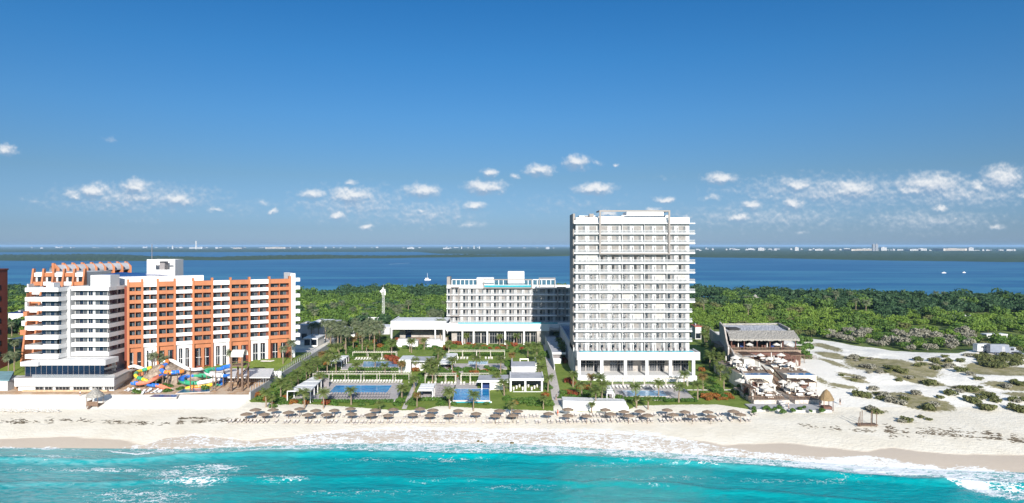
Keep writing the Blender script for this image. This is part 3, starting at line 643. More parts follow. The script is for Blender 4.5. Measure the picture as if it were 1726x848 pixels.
for k in range(NB + 1):                               # floor slabs with their balcony rails, floor by floor
    zf = TZ0 + FH * k; up = k >= NB - 8; x1 = TX1 + (1.5 if up else 0.55); x0 = TX0 - .65
    b = MB()
    if k == NB: b.box(x0, x1, TY - 1.5, TY, zf, zf + .3); b.box(TX0 - .6, TX1, TY - .3, TY - 0.1, zf + .3, zf + 1.2); b.build('roof_slab', white, t); break
    if k > 0: b.box(x0, x1, TY - 1.5, TY, zf - .22, zf + .12); b.box(x0, x1, TY - 1.53, TY - 1.43, zf + .12, zf + .22)
    if k > 0 and up: b.box(TX1, x1 - .02, TY, TY + 9, zf - .2, zf + .1)
    if k > 0:
        s = b.build('balcony', white, t)
        r = MB(); r.box(x0 + .05, x1 - .05, TY - 1.5, TY - 1.47, zf + .22, zf + 1.05); r.box(x1 - .08, x1 - .05, TY - 1.45, TY + (8.9 if up else -.1), zf + .14, zf + 1.05)
        link('railing', r.mesh('tower_railing', railg, t.location), s)
        r = MB(); r.box(x0 + .03, x1 - .03, TY - 1.52, TY - 1.45, zf + 1.05, zf + 1.1)
        link('handrail', r.mesh('tower_handrail', white, t.location), s)
    d = MB()
    for i in range(1, 10):
        xx = TX0 + .35 + BAY * i; d.box(xx - .06, xx + .06, TY - 1.4 if i % 2 == 0 else TY - .8, TY, zf + .12, zf + (FH - .22 if i % 2 == 0 else 2.0))
    d.build('balcony_divider', whiteb, t)
    ch = MB()
    for i in range(10):
        for off in (-.9, .75):
            xx = TX0 + .35 + BAY * (i + .5) + off + R.uniform(-.15, .15); y0 = TY - .95; ch.box(xx - .25, xx + .25, y0 - .25, y0 + .25, zf + .45, zf + .53); ch.box(xx - .25, xx + .25, y0 + .2, y0 + .26, zf + .53, zf + .95); ch.box(xx - .2, xx + .2, y0 - .2, y0 + .2, zf + .12, zf + .45)
    ch.build('balcony_furniture', cafe, t)
    for i in range(10):
        loc = (TX0 + .35 + BAY * (i + .5) - .25 - t.location.x, TY - .012 - t.location.y, zf + .12 - t.location.z); me_ = R.choice((wm_open, wm_open, wm_open, wm_open, wm_shut, wm_cur)) if k < NB - 3 else R.choice((wm_shut, wm_shut, wm_cur))
        if nwin < 100: link('window', me_, t, loc); nwin += 1
        else: extra.append((me_, loc))
b = MB()
for me_, loc in extra:
    k0 = len(b.v); b.v += [(v.co.x + loc[0], v.co.y + loc[1], v.co.z + loc[2]) for v in me_.vertices]
    for p_ in me_.polygons: b.f.append(tuple(k0 + i for i in p_.vertices)); b.m.append(2 if me_ is wm_cur and p_.material_index == 3 else p_.material_index)
o = link('upper_windows', b.mesh('upper_windows', [wframe, dkglass, curtain, mat_glass_pale]), t); o['kind'] = 'stuff'
# podium: fascia, columns, glazed lobby behind, plunge pools along its edge
PY0 = 216.0; px0, px1 = (972.5 - CX) * PY0 / F, (1180 - CX) * PY0 / F
b = MB(); b.prism([(px0, PY0), (px1, PY0), (px1, PY0 + 9), (px0, PY0 + 9)], 9.75, 11.7); b.box(px0, px1, PY0 - .02, PY0 + .28, 11.7, 12.25)
b.box(px1 - .3, px1 + .01, PY0 + .28, PY0 + 8, 11.7, 12.25); b.box(px0 + .01, px0 + .3, PY0 + .28, PY0 + 6, 11.7, 12.25); b.build('podium_deck', white, t)
for a, c_ in ((974, 979), (1012, 1017), (1052, 1057), (1088.5, 1093), (1128, 1133), (1167, 1172)):
    b = MB(); b.box((a - CX) * PY0 / F, (c_ - CX) * PY0 / F, PY0 + .25, PY0 + 1.15, 2.4, 9.75); b.build('column', white, t)
b = MB(); b.box((1018 - CX) * PY0 / F, px1 - 1.2, PY0 - .9, PY0 + .2, 2.2, 4.9); b.box(px0 + .2, px1 - 1.2, PY0 + 1.2, PY0 + 9, 2.4, 4.75); b.build('terrace_wall', white, t)
b = MB(); b.box(px0 + .3, px1 - 3.4, PY0 + 8.2, PY0 + 9, 4.75, 9.74); b.build('lobby_wall', inter, t)
for i in range(14):
    xx = px0 + 1.2 + i * 2.6
    if i % 4 == 3: continue
    b = MB(); b.box(xx, xx + 2.35, PY0 + 8.1, PY0 + 8.19, 4.85, 8.9, 0)
    for q in range(4): b.box(xx + q * .76, xx + q * .76 + .07, PY0 + 8.03, PY0 + 8.1, 4.85, 8.9, 1)
    b.box(xx, xx + 2.35, PY0 + 8.035, PY0 + 8.09, 7.2, 7.3, 1); b.build('lobby_window', [dkglass, wframe], t)
for i in range(10):
    xx = TX0 + .35 + BAY * i
    b = MB(); b.box(xx + .15, xx + BAY - .15, PY0 + .3, PY0 + 2.3, 11.72, 12.42); b.build('plunge_pool', turq, t)
b = MB(); b.box(20.2, 27, PY0 + 9.02, 291, 3.0, 11.6); b.box(20.2, 20.6, PY0 + 9.03, 291, 11.6, 12.4); b.box(20.6, 27, 290.5, 291, 11.6, 12.4); b.build('side_wing', whiteb, t)
b = MB(); b.box(21.1, 24.2, 247, 289, 11.62, 11.9); b.build('side_pool', poold, t)
b = MB(); b.box(24.25, 24.35, 247, 289, 11.62, 12.5); b.build('side_pool_rail', railg, t)

# ------------------------------------------------------------------ low wing behind, with roof terrace
WY, WF, WB = 312.0, 3.15, 5
WX0, WX1 = -29.8, 30.0; WZ = 11.0
t = thing('hotel_wing', 'long white five storey hotel wing with rooftop pool behind the gardens', 'hotel', (0, 318, 4))
b = MB(); b.box(WX0, WX1, WY, WY + 18, 4, WZ + WF * WB + .2); b.build('wall', whiteb, t)
zt = WZ + WF * WB
b = MB(); b.box(WX0, WX1, WY - .4, WY + .2, zt + .2, zt + 1.3); b.box(WX0, WX0 + .4, WY + .2, WY + 18, zt + .2, zt + 1.3); b.build('parapet', white, t)
b = MB(); b.box(WX0 - .02, WX0 + 1.5, WY + .5, WY + 7, zt + .2, zt + 4.9); b.build('roof_fin', grey, t)
def wx(px): return (px - CX) * WY / F
b = MB(); b.box(wx(803), wx(832), WY + 3, WY + 9, zt + .2, zt + 4.4); b.box(wx(856), wx(884), WY + 4, WY + 12, zt + .2, zt + 7.2); b.build('roof_plant_house', white, t)
b = MB()
for a, c_ in ((759, 803), (832, 856), (884, 898), (899, 938)):
    b.box(wx(a), wx(c_), WY + 9, WY + 9.1, zt + .2, zt + 3.1, 0); n_ = max(1, int((c_ - a) / 7))
    for q in range(n_ + 1): xx = wx(a + (c_ - a) * q / n_); b.box(xx - .15, xx + .15, WY + 8.7, WY + 8.98, zt + .2, zt + 3.0, 1)
    b.box(wx(a), wx(c_), WY + 8.6, WY + 9.3, zt + 3.1, zt + 3.4, 1)
b.build('roof_canopy', [blrail, white], t)
b = MB(); b.box(wx(815), wx(895), WY - 1.4, WY - 1.2, zt + .3, zt + 1.2); b.build('pool_front', turq, t)
b = MB(); b.box(wx(815), wx(895), WY - 1.2, WY + 3, zt - .3, zt + 1.05); b.build('roof_pool', turq, t)
def frame(x0, x1, y, z0, z1, w=.45):
    m = MB(); m.box(x0, x0 + w, y - .25, y + .25, z0, z1); m.box(x1 - w, x1, y - .25, y + .25, z0, z1); m.box(x0 + w, x1 - w, y - .24, y + .24, z1 - w, z1 - .01)
    if z0 > WZ + 1: m.box(x0 + w, x1 - w, y - .24, y + .24, z0 + .01, z0 + w)
    return m
frame(wx(815), wx(897), WY - 1.8, zt - .2, zt + 4.0).build('facade_frame', grey, t)
frame(wx(908), wx(936), WY - .8, zt + .1, zt + 4.6).build('facade_frame', grey, t)
frame(wx(760), wx(775), WY - 2.2, WZ + 2.9, zt + .6).build('facade_frame', grey, t)
frame(wx(938), wx(953), WY - 2.2, WZ + 2.9, zt + .6, .6).build('facade_frame', grey, t)
nb2 = 17; bay2 = (WX1 - WX0) / nb2
for k in range(WB + 1):
    zf = WZ + WF * k
    b = MB(); b.box(WX0, WX1, WY - 1.5, WY, zf - .22, zf + .12); b.box(WX0, WX1, WY - 1.53, WY - 1.43, zf + .12, zf + .22)
    if k == WB: b.build('roof_slab', white, t); break
    s = b.build('balcony', white, t)
    r = MB(); r.box(WX0 + .05, WX1, WY - 1.5, WY - 1.47, zf + .22, zf + 1.0); link('railing', r.mesh('wing_railing', railg, t.location), s)
    d = MB()
    for i in range(1, nb2): xx = WX0 + bay2 * i; d.box(xx - .08, xx + .08, WY - 1.35, WY, zf + .12, zf + (WF - .22 if i % 2 else 1.9))
    d.build('balcony_divider', greyw, t)
    for i in range(nb2): link('window', wm_open if R.random() < .75 else wm_shut, t, (WX0 + bay2 * (i + .5) - .2 - t.location.x, WY - .012 - t.location.y, zf + .12 - t.location.z))

# ------------------------------------------------------------------ low front building: open hall and glazed restaurant
LY = 288.0
def lx(px): return (px - CX) * LY / F
t = thing('hall_building', 'low white flat roofed hall with an open dark front and glazed restaurant', 'building', (lx(760), 292, 4))
b = MB(); b.box(lx(658.5), lx(752), LY, LY + .5, 10.6, 14.15); b.box(lx(658.5), lx(658.5) + .4, LY + .5, LY + 20, 10.6, 14.15); b.box(lx(752), lx(926), LY + .03, LY + 1, 9.9, 13.2); b.box(lx(926), lx(972), LY + 3, LY + 4, 9.4, 12.9); b.build('fascia', white, t)
b = MB(); b.box(lx(658.5) + .4, lx(752), LY + .5, LY + 20, 13.2, 13.6); b.build('hall_roof', roofw, t)
b = MB(); b.box(lx(752), lx(972), LY + 1, LY + 24, 10.2, 11.1); b.build('terrace_roof', deck, t)
b = MB(); b.box(lx(772), lx(940), LY - .02, LY + .02, 13.0, 13.55); b.build('terrace_pool', turq, t)
for a, c_ in ((658.5, 661), (732.5, 734.5), (746.5, 750)):
    b = MB(); b.box(lx(a), lx(c_), LY + .1, LY + .9, 3.8, 10.6); b.build('column', white, t)
b = MB(); b.box(lx(668), lx(750), LY + 9, LY + 9.5, 3.8, 13.1, 0); b.box(lx(678), lx(688), LY + 8.8, LY + 8.98, 5.5, 10.5, 1); b.box(lx(709), lx(732), LY + 8.8, LY + 8.98, 8.6, 10.1, 2); b.build('back_wall', [inter, blglass, cafe], t)
b = MB(); b.box(lx(690), lx(722), LY + 3, LY + 4, 3.8, 6.8); b.build('bar_counter', wood, t)
b = MB(); b.box(lx(760), lx(905), LY + 3.5, LY + 4, 3.9, 9.9); b.box(lx(905), lx(926), LY + .5, LY + 4, 3.8, 9.9); b.build('front_wall', inter, t)
for i, px in enumerate(range(769, 904, 14)):
    b = MB(); x = lx(px); b.box(x, x + 3.1, LY + 3.35, LY + 3.48, 4.3, 8.9, 0)
    for q in range(4): b.box(x + q * 1.0, x + q * 1.0 + .1, LY + 3.28, LY + 3.35, 4.3, 8.9, 1)
    b.box(x, x + 3.1, LY + 3.27, LY + 3.34, 7.4, 7.52, 1); b.build('window', [dkglass, wframe], t)
for px in (778, 797, 820, 850, 882):
    b = MB(); b.box(lx(px), lx(px + 2.6), LY + .3, LY + .95, 3.8, 9.9); b.build('column', white, t)
for i, (a, c_, h) in enumerate(((668, 704, 1.0), (717, 746, 0.8))):
    y = 283.5 - i; t = thing('service_counter', ['wide white terrace counter with stepped top before the open hall', 'smaller white terrace counter right of a red flowering bush'][i], 'counter', ((a + c_) / 2 * y / F - CX * y / F, y, 3.9))
    x0, x1 = (a - CX) * y / F, (c_ - CX) * y / F
    b = MB(); b.box(x0, x1, y, y + 3.4, 3.7, 6.2 + h * .2); b.box(x0 + .8, x1 - .6, y - 1.3, y, 3.7, 4.9); b.build('base', white, t)
    b = MB(); b.box(x0 + .6, x1 - 1, y + 1, y + 3.2, 6.2 + h * .2, 7.1); b.build('canopy_block', greyw, t)

# ------------------------------------------------------------------ orange and white hotel on the left
OA = np.array([-118.7, 211.0]); OB = np.array([-76.0, 235.0]); ou = OB - OA; OL = float(np.hypot(*ou)); ou = ou / OL; on = np.array([ou[1], -ou[0]])
OFR = (tuple(OA), tuple(ou), tuple(on))
def ot(px):                                          # distance along the orange facade at a photo column
    k = (px - CX) / F; return float((k * OA[1] - OA[0]) / (ou[0] - k * ou[1]))
t = thing('orange_hotel', 'big orange and white striped hotel with stacked balconies and a white corner tower', 'hotel', (-105, 215, 5))
PIL = [ot(p) for p in (216, 239.8, 266, 294.6, 325.8, 357.6, 388.5, 420.4, 454, 488.5)]
DZ = 2.74; ZT = 34.6
b = MB(); b.obox(OFR, -1, OL, -14, -1.5, 5, 33.2); b.build('wall', brick, t)
for p_ in PIL:
    b = MB(); b.obox(OFR, p_ - .32, p_ + .32, -1.5, .25, 4, ZT + .9); b.build('pilaster', orange, t)
om_win = MB(); om_win.box(-1.0, 1.0, -.03, 0, 0, 1.9, 0); om_win.box(-.95, -.03, -.06, -.03, .04, 1.86, 1); om_win.box(.03, .95, -.06, -.03, .04, 1.86, 2)
tintg = mat('tinted_glass', (0.07, 0.08, 0.09), 0.12, 0.4, 0.6, spec=0.6)
om = om_win.mesh('orange_hotel_window', [wframe, dkglass, tintg]); ang = math.atan2(ou[1], ou[0]); nw = 0
def owin(me_, a, bb, z, fr=OFR, an=None):
    global nw
    if nw >= 100: OX.append((me_, a, bb, z, fr, an)); return
    nw += 1; p_ = V2(*fr, a, bb); o = link('window', me_, t, (p_[0] - t.location.x, p_[1] - t.location.y, z - t.location.z)); o.rotation_euler = (0, 0, ang if an is None else an)
OX = []
for i in range(9):
    a0, a1 = PIL[i] + .32, PIL[i + 1] - .32; ms = orange if i % 2 == 0 else white
    for k in range(8):
        z1 = ZT - DZ * k - (0 if k else 0)
        if k == 0: z0, zz1 = z1 - 1.5, z1
        else: z0, zz1 = z1 - 1.15, z1
        b = MB(); b.obox(OFR, a0, a1, -.12 if k else -1.4, .12, z0, zz1)
        if k: b.obox(OFR, a0, a1, -1.5, -.12, z0, z0 + .18)
        else: b.obox(OFR, a0, a1, -1.5, -1.4, z0, z0 + .3)
        b.build('balcony', ms, t)
        if k < 7:
            mid = (a0 + a1) / 2; m2 = MB(); m2.obox(OFR, mid - .1, mid + .1, -1.49, -.13, z1 - DZ + .02, z1 - 1.16 if k else z1 - 1.52); m2.build('balcony_divider', orange, t)
            for q in (.26, .74): owin(om, a0 + (a1 - a0) * q, -1.49, z1 - DZ - .95)
    b = MB(); zb = ZT - DZ * 7 - 1.15
    if i % 2: b.obox(OFR, a0, a1, -1.49, -.6, zb - 1.2, zb - .01); b.obox(OFR, a0, a0 + .9, -1.49, -.6, 4, zb - 1.21); b.obox(OFR, a1 - .9, a1, -1.49, -.6, 4, zb - 1.21); b.obox(OFR, (a0 + a1) / 2 - .4, (a0 + a1) / 2 + .4, -1.49, -.6, 4, zb - 1.21)
    else: b.obox(OFR, a0, a1, -1.49, -.6, zb - 1.5, zb - .01); b.obox(OFR, (a0 + a1) / 2 - .5, (a0 + a1) / 2 + .5, -1.49, -.6, 4, zb - 1.51)
    b.build('ground_storey', white if i % 2 else orange, t)
    for q in (.3, .7):
        b = MB(); a = a0 + (a1 - a0) * q; b.obox(OFR, a - .95, a + .95, -1.48, -1.3, 7, zb - 1.6, 0); b.obox(OFR, a - .05, a + .05, -1.3, -1.25, 7, zb - 1.6, 1); b.obox(OFR, a - .95, a + .95, -1.3, -1.25, 9.6, 9.75, 1); b.build('door', [dkglass, white], t)
# white end stack
ea = PIL[-1]
b = MB(); b.obox(OFR, ea + .33, ea + 1.9, -12, -.2, 5, ZT + 1.8); b.build('end_stack', white, t)
for k in range(9):
    z1 = ZT + .2 - DZ * k; b = MB(); b.obox(OFR, ea + 1.9, ea + 3.5, -6, -.3, z1 - 1.2, z1); b.build('end_balcony', white, t)
b = MB(); b.obox(OFR, ea + 1.91, ea + 2.4, -12, -6.2, 5, ZT); b.build('end_wall', greyw, t)
# set-back roof storey, solar roof and tank
b = MB(); b.obox(OFR, PIL[0] - 8, PIL[5] - 2, -9, -6, 33.2, 36.1); b.build('roof_storey', white, t)
b = MB(); p4 = [V2(*OFR, a, q) for a, q in ((PIL[0] - 10, -9.2), (PIL[4] + 1, -9.2), (PIL[3], -19), (PIL[0] - 2, -19))]; b.prism(p4, [36.2, 35.4, 35.6, 36.9], [36.5, 35.7, 35.9, 37.2]); b.build('solar_roof', solar, t)
b = MB(); p_ = PY(247.5, 462, 236); q_ = PY(295, 462, 236); b.box(p_[0], q_[0], 236, 242, 33, 37.6, 0); b.box(p_[0], p_[0] + .4, 236.02, 242, 37.6, 41.2, 0); b.box(q_[0] - .4, q_[0], 236.02, 242, 37.6, 41.2, 0); b.box(p_[0] + .4, q_[0] - .4, 241.6, 242, 37.6, 41.2, 0); b.box(p_[0] + .4, q_[0] - .4, 236.02, 236.3, 40.6, 41.19, 0)
b.box(p_[0] + 3.6, p_[0] + 5.4, 237.5, 240, 37.6, 40.5, 1); b.box(p_[0] + .41, p_[0] + 3.0, 236.1, 236.28, 37.61, 40.59, 0); b.bar((p_[0] + .2, 239, 41), (p_[0] + .2, 239, 46.5), .15, None, 1); b.build('roof_tank', [white, cafe], t)
# white corner tower: two blocks of wrap-round balconies
X = lambda px, y: (px - CX) * y / F
LB = [(X(42, 200), 200.0), (X(98, 200), 200.0), (X(98, 200), 204.6), (X(42, 200), 204.6)]
RBx0, RBx1 = X(115, 205), X(183.5, 205)
def blockfloors(x0, x1, y0, y1, nk, zt, rec, tag_):
    for k in range(nk):
        z1 = zt - 2.8 * k; b = MB(); b.box(x0, x1, y0, y0 + .25, z1 - 1.2, z1); b.box(x1 - .25, x1, y0 + .25, y1, z1 - 1.2, z1); b.box(x0, x0 + .25, y0 + .25, y1, z1 - 1.2, z1); b.box(x0 + .25, x1 - .25, y0 + .25, y1, z1 - 1.2, z1 - .95 if k else z1 - .3); b.build('balcony', white, t)
def wide_win(w, nq, h=1.62):
    m = MB(); m.box(-w / 2, w / 2, -.03, 0, 0, h, 0); q = w / nq
    for i in range(nq): m.box(-w / 2 + q * i + .05, -w / 2 + q * (i + 1) - .05, -.06, -.03, .05, h - .05, R.choice((1, 1, 1, 1, 2)))
    return m.mesh('corner_window', [wframe, blglass, tintg])
ww5, ww2, ww4 = wide_win(5.2, 4), wide_win(1.3, 2), wide_win(3.6, 3)
nw = 68
blockfloors(LB[0][0], LB[1][0], 200, 207.5, 8, 33.65, 1.5, 'l')
blockfloors(RBx0, RBx1, 205, 214.5, 8, 33.65, 1.5, 'r')
b = MB(); b.box(LB[0][0] + 3.9, LB[1][0] - .3, 202, 215, 5, 33.3); b.box(RBx0 + .2, RBx1 - 1.3, 206.6, 216, 5, 33.3); b.box(LB[1][0] - 1.4, RBx0 + 1, 204.3, 216, 12, 33.2); b.build('corner_tower_wall', whiteb, t)
b = MB(); b.box(RBx0 + 5.5, RBx1 - .8, 207, 212, 33.35, 37.0); b.build('stair_house', white, t)
b = MB(); b.box(X(78, 203), X(90, 203), 203, 206, 33.4, 34.9); b.build('stair_house', white, t)
XF = ((0, 0), (1, 0), (0, -1)); XS = ((0, 0), (0, 1), (1, 0))
for k in range(7):
    z = 33.65 - 2.8 * (k + 1) + .02
    owin(ww5, LB[0][0] + 6.2, -201.98, z - .02, XF, 0.0); owin(ww2, LB[1][0] - .95, -201.98, z - .02, XF, 0.0)
    owin(ww4, RBx0 + 3.0, -206.58, z, XF, 0.0); owin(ww2, RBx0 + 5.8, -206.58, z, XF, 0.0); owin(ww4, RBx1 - 3.2, -206.58, z, XF, 0.0)
    owin(ww4, 209.5, RBx1 - 1.28, z, XS, math.pi / 2); owin(ww2, 212.6, RBx1 - 1.28, z, XS, math.pi / 2)
b = MB()                                              # windows beyond the hundred largest
for me_, a, bb, z, fr, an in OX:
    an = ang if an is None else an; p_ = V2(*fr, a, bb); ca, sa = math.cos(an), math.sin(an); k0 = len(b.v)
    b.v += [(p_[0] + v.co.x * ca - v.co.y * sa, p_[1] + v.co.x * sa + v.co.y * ca, z + v.co.z) for v in me_.vertices]
    mp = {'window_frame': 0, 'dark_glass': 1, 'tinted_glass': 2, 'blue_black_glass': 3}
    for q in me_.polygons: b.f.append(tuple(k0 + i for i in q.vertices)); b.m.append(mp[me_.materials[q.material_index].name])
o = b.build('further_windows', [wframe, dkglass, tintg, blglass], t); o['kind'] = 'stuff'
b = MB(); xl, xr = X(30, 197), X(183, 200); b.box(X(52, 199), xr - .5, 199.2, 206, 11.05, 12.6); b.box(xl, X(64, 198), 198, 206, 11.0, 12.2); b.build('ledge_roof', white, t)
b = MB(); b.box(xl + .3, xr - 1, 199.5, 206, 7.7, 11.0); b.build('glass_storey', blglass, t)
for i in range(15): 
    b = MB(); x = xl + .35 + (xr - 1 - xl) / 15 * i; b.box(x, x + .08, 199.42, 199.49, 7.75, 11.0); b.build('mullion', cafe, t)
b = MB(); b.prism([(xl, 196), (X(193, 196), 196), (X(217, 208), 208), (X(217, 208), 216), (xl, 216)], 7.3, 7.68); b.build('terrace_floor', deck, t)
xq = X(193, 196); xq2 = X(217, 208)
b = MB(); b.box(xl, xq, 195.7, 196, 5.6, 7.9); b.prism([(xq, 195.7), (xq2, 208), (xq2 - .3, 208.1), (xq - .02, 196.0)], 5.6, 7.9); b.build('terrace_parapet', white, t)
b = MB(); b.box(xl + 4.5, xq - .2, 196.4, 196.44, 7.7, 8.9); b.build('terrace_rail', railg, t)
b = MB(); b.prism([(xl, 197.2), (xq - .8, 197.2), (xq2 - 1, 208), (xq2 - 1, 216), (xl, 216)], 3.6, 7.28); b.build('base_storey', white, t)
for a, c_ in ((60, 73), (76, 88), (94, 117), (124, 150), (156, 172), (177, 183.5), (185, 192)):
    b = MB(); b.box(X(a, 197), X(c_, 197), 196.95, 197.19, 4.45, 6.6, 0); n_ = max(2, int((c_ - a) / 5))
    for q in range(n_ + 1): x = X(a + (c_ - a) * q / n_, 197); b.box(x - .06, x + .06, 196.9, 196.95, 4.45, 6.6, 1)
    b.build('window', [dkglass, wframe], t)
b = MB(); b.box(X(36, 196), X(180, 196), 196.2, 196.9, 3.7, 4.4); b.build('plinth', mat('warm_stone', (0.55, 0.38, 0.24), .9, .3, 1), t)
# upper block behind with raked orange buttresses and a barrel roof
b = MB(); ux0, ux1 = X(60, 226), X(146, 226); b.box(ux0, ux1, 226, 240, 8, 37.2); b.build('rear_wall', whiteb, t)
for k in range(8):
    z1 = 37.0 - 2.9 * k
    for j in range(5):
        a, c_ = ux0 + (ux1 - ux0) * j / 5, ux0 + (ux1 - ux0) * (j + 1) / 5; s_ = 225.9 - .55 * k
        b = MB(); b.box(a, c_, s_ - .6, 226, z1 - 1.25, z1 - .02); b.build('rear_balcony', orange if (j + k) % 2 else white, t)
        if k < 3: b = MB(); b.box(a + .8, c_ - .5, 225.85, 225.98, z1 - 2.9, z1 - 1.3); b.build('rear_window', dkglass, t)
for j in range(6):
    x = ux0 + (ux1 - ux0) * j / 5 - .3; b = MB()
    k0 = len(b.v); prof = [(226, 38.4), (225.2, 38.4), (219.5, 8), (226, 8)]
    b.v += [(x - .25, y, z) for y, z in prof] + [(x + .35, y, z) for y, z in prof]
    b.f += [(k0, k0 + 1, k0 + 2, k0 + 3), (k0 + 7, k0 + 6, k0 + 5, k0 + 4)] + [(k0 + i, k0 + 4 + i, k0 + 4 + (i + 1) % 4, k0 + (i + 1) % 4) for i in range(4)]; b.m += [0] * 6
    b.build('buttress', orange, t)
for j in range(6):                                    # stepped left flank seen past the corner tower
    x = ux0 + .4 - j * .55; zz = 33.5 - j * 3.0; b = MB(); b.prism([(x, 222), (ux0, 222), (ux0, 232), (x, 232)], zz - 1.6, zz); b.build('flank_balcony', orange if j % 2 else white, t)
r0, r1 = np.array([X(90, 236), 236.0]), np.array([X(212, 262), 262.0])
b = MB(); b.tube([(r0[0], r0[1], 37.2), (r1[0], r1[1], 37.4)], 2.1, 14, 0, arc=(-.2, math.pi + .2)); b.build('barrel_roof', roofg, t)
for j in range(9):
    q = r0 + (r1 - r0) * j / 8; d_ = (r1 - r0) / np.hypot(*(r1 - r0)); nn = np.array([d_[1], -d_[0]]); b = MB(); b.prism([(q[0] - .35, q[1] + .2), (q[0] - .35 + nn[0] * 2.6, q[1] + nn[1] * 2.6), (q[0] + .35 + nn[0] * 2.6, q[1] + nn[1] * 2.6), (q[0] + .35, q[1] + .2)], 34, [39.9, 38.2, 38.2, 39.9]); b.prism([(q[0] - .4, q[1] - .3), (q[0] + .4, q[1] - .3), (q[0] + .4, q[1] + .5), (q[0] - .4, q[1] + .5)], 37, 39.95); b.build('roof_rib', orange, t)
b = MB(); b.prism([(r0[0], r0[1] + .5), (r1[0], r1[1] + .5), (r1[0] - 4, r1[1] + 10), (r0[0] - 4, r0[1] + 10)], 6, 36.5); b.build('rear_range', orange, t)
# brown neighbour at the picture's left edge
t = thing('brown_building', 'plain reddish brown block at the far left edge beyond the palms', 'building', (-180, 219, 4))
b = MB(); b.box(-200, -165.6, 215, 224, 3, 38.0); b.build('wall', brick, t)
b = MB(); b.box(-200, -165.4, 214.8, 224.2, 38.0, 38.5); b.build('roof_coping', brick, t)
for k in range(7):
    b = MB(); b.box(-165.65, -165.54, 219.5, 221, 10 + k * 3.6, 11.6 + k * 3.6); b.build('window', dkglass, t)
# ------------------------------------------------------------------ gardens: paths, decks, pools, pergolas, canopies
def quad_px(pts, up=0.05): return [PG(px, py, up) for px, py in pts]
def sheet(name, pts, mtl, up=0.05, sub=10):          # a path or deck laid on the ground
    q = [np.array(PG(px, py)[:2]) for px, py in pts]; b = MB(); n = sub
    for i in range(n):
        for j in range(4):
            c = []
            for u, v in ((j, i), (j + 1, i), (j + 1, i + 1), (j, i + 1)):
                u, v = u / 4, v / n; p_ = (q[0] * (1 - u) + q[1] * u) * (1 - v) + (q[3] * (1 - u) + q[2] * u) * v; c.append((p_[0], p_[1], g(p_[0], p_[1]) + up))
            b.quad(c)
    return struct(name, b, mtl)
sheet('main_path', [(933, 689), (950, 689), (924, 572), (914, 572)], pathm, 0.08, 24)
sheet('path_ramp', [(933, 696), (951, 696), (950, 684), (933, 684)], cream, 0.16, 4)
sheet('garden_path', [(677, 690), (685, 690), (706, 640), (700, 640)], pathm, 0.08, 12)
sheet('garden_path', [(767, 655), (775, 655), (782, 620), (775, 620)], deck, 0.09, 8)
sheet('lawn_path', [(1130, 658.6), (1236, 658.6), (1236, 656.8), (1130, 656.8)], cream, 0.08, 1)
def decks(name, pts, z, label):
    b = MB(); q = [PZ(px, py, z)[:2] for px, py in pts]; b.prism(q, z - 1.2, z); return solo(name, b, deck, label, 'terrace', (*q[0], z))
def pool(pts, z, label, water=poolw, rim=.35, up=0.04):
    q = [np.array(PZ(px, py, z)[:2]) for px, py in pts]; c = sum(q) / 4
    t = thing('swimming_pool', label, 'pool', (c[0], c[1], z))
    b = MB(); o = [p_ + (p_ - c) / np.linalg.norm(p_ - c) * rim for p_ in q]
    for i in range(4):
        j = (i + 1) % 4; b.prism([tuple(o[i]), tuple(o[j]), tuple(q[j]), tuple(q[i])], z - .3, z + up + .05)
    b.build('rim', pathm, t); b = MB(); b.prism([tuple(p_) for p_ in q], z - .3, z + up); b.build('water', water, t); return t
def pergola(pxa, pxb, py_post, hgt, dep, label, slat=.8, posts=6):
    a, c_ = PG(pxa, py_post), PG(pxb, py_post); y0 = a[1]; z = max(a[2], c_[2]); x0, x1 = a[0], c_[0]
    t = thing('pergola', label, 'pergola', ((x0 + x1) / 2, y0, z))
    b = MB(); b.box(x0, x1, y0 - .1, y0 + .1, z + hgt - .16, z + hgt); b.box(x0, x1, y0 + dep - .1, y0 + dep + .1, z + hgt - .16, z + hgt); b.build('beam', pcream, t)
    b = MB(); n = int((x1 - x0) / slat)
    for i in range(n + 1): xx = x0 + (x1 - x0 - .08) * i / n; b.box(xx, xx + .09, y0 - .25, y0 + dep + .25, z + hgt + .003, z + hgt + .12)
    b.build('slats', pcream, t)
    for i in range(posts):
        for dy in (0, dep): b = MB(); xx = x0 + .12 + (x1 - x0 - .24) * i / (posts - 1); b.box(xx - .08, xx + .08, y0 + dy - .08, y0 + dy + .08, z - .4, z + hgt - .16); b.build('post', pcream, t)
    return t
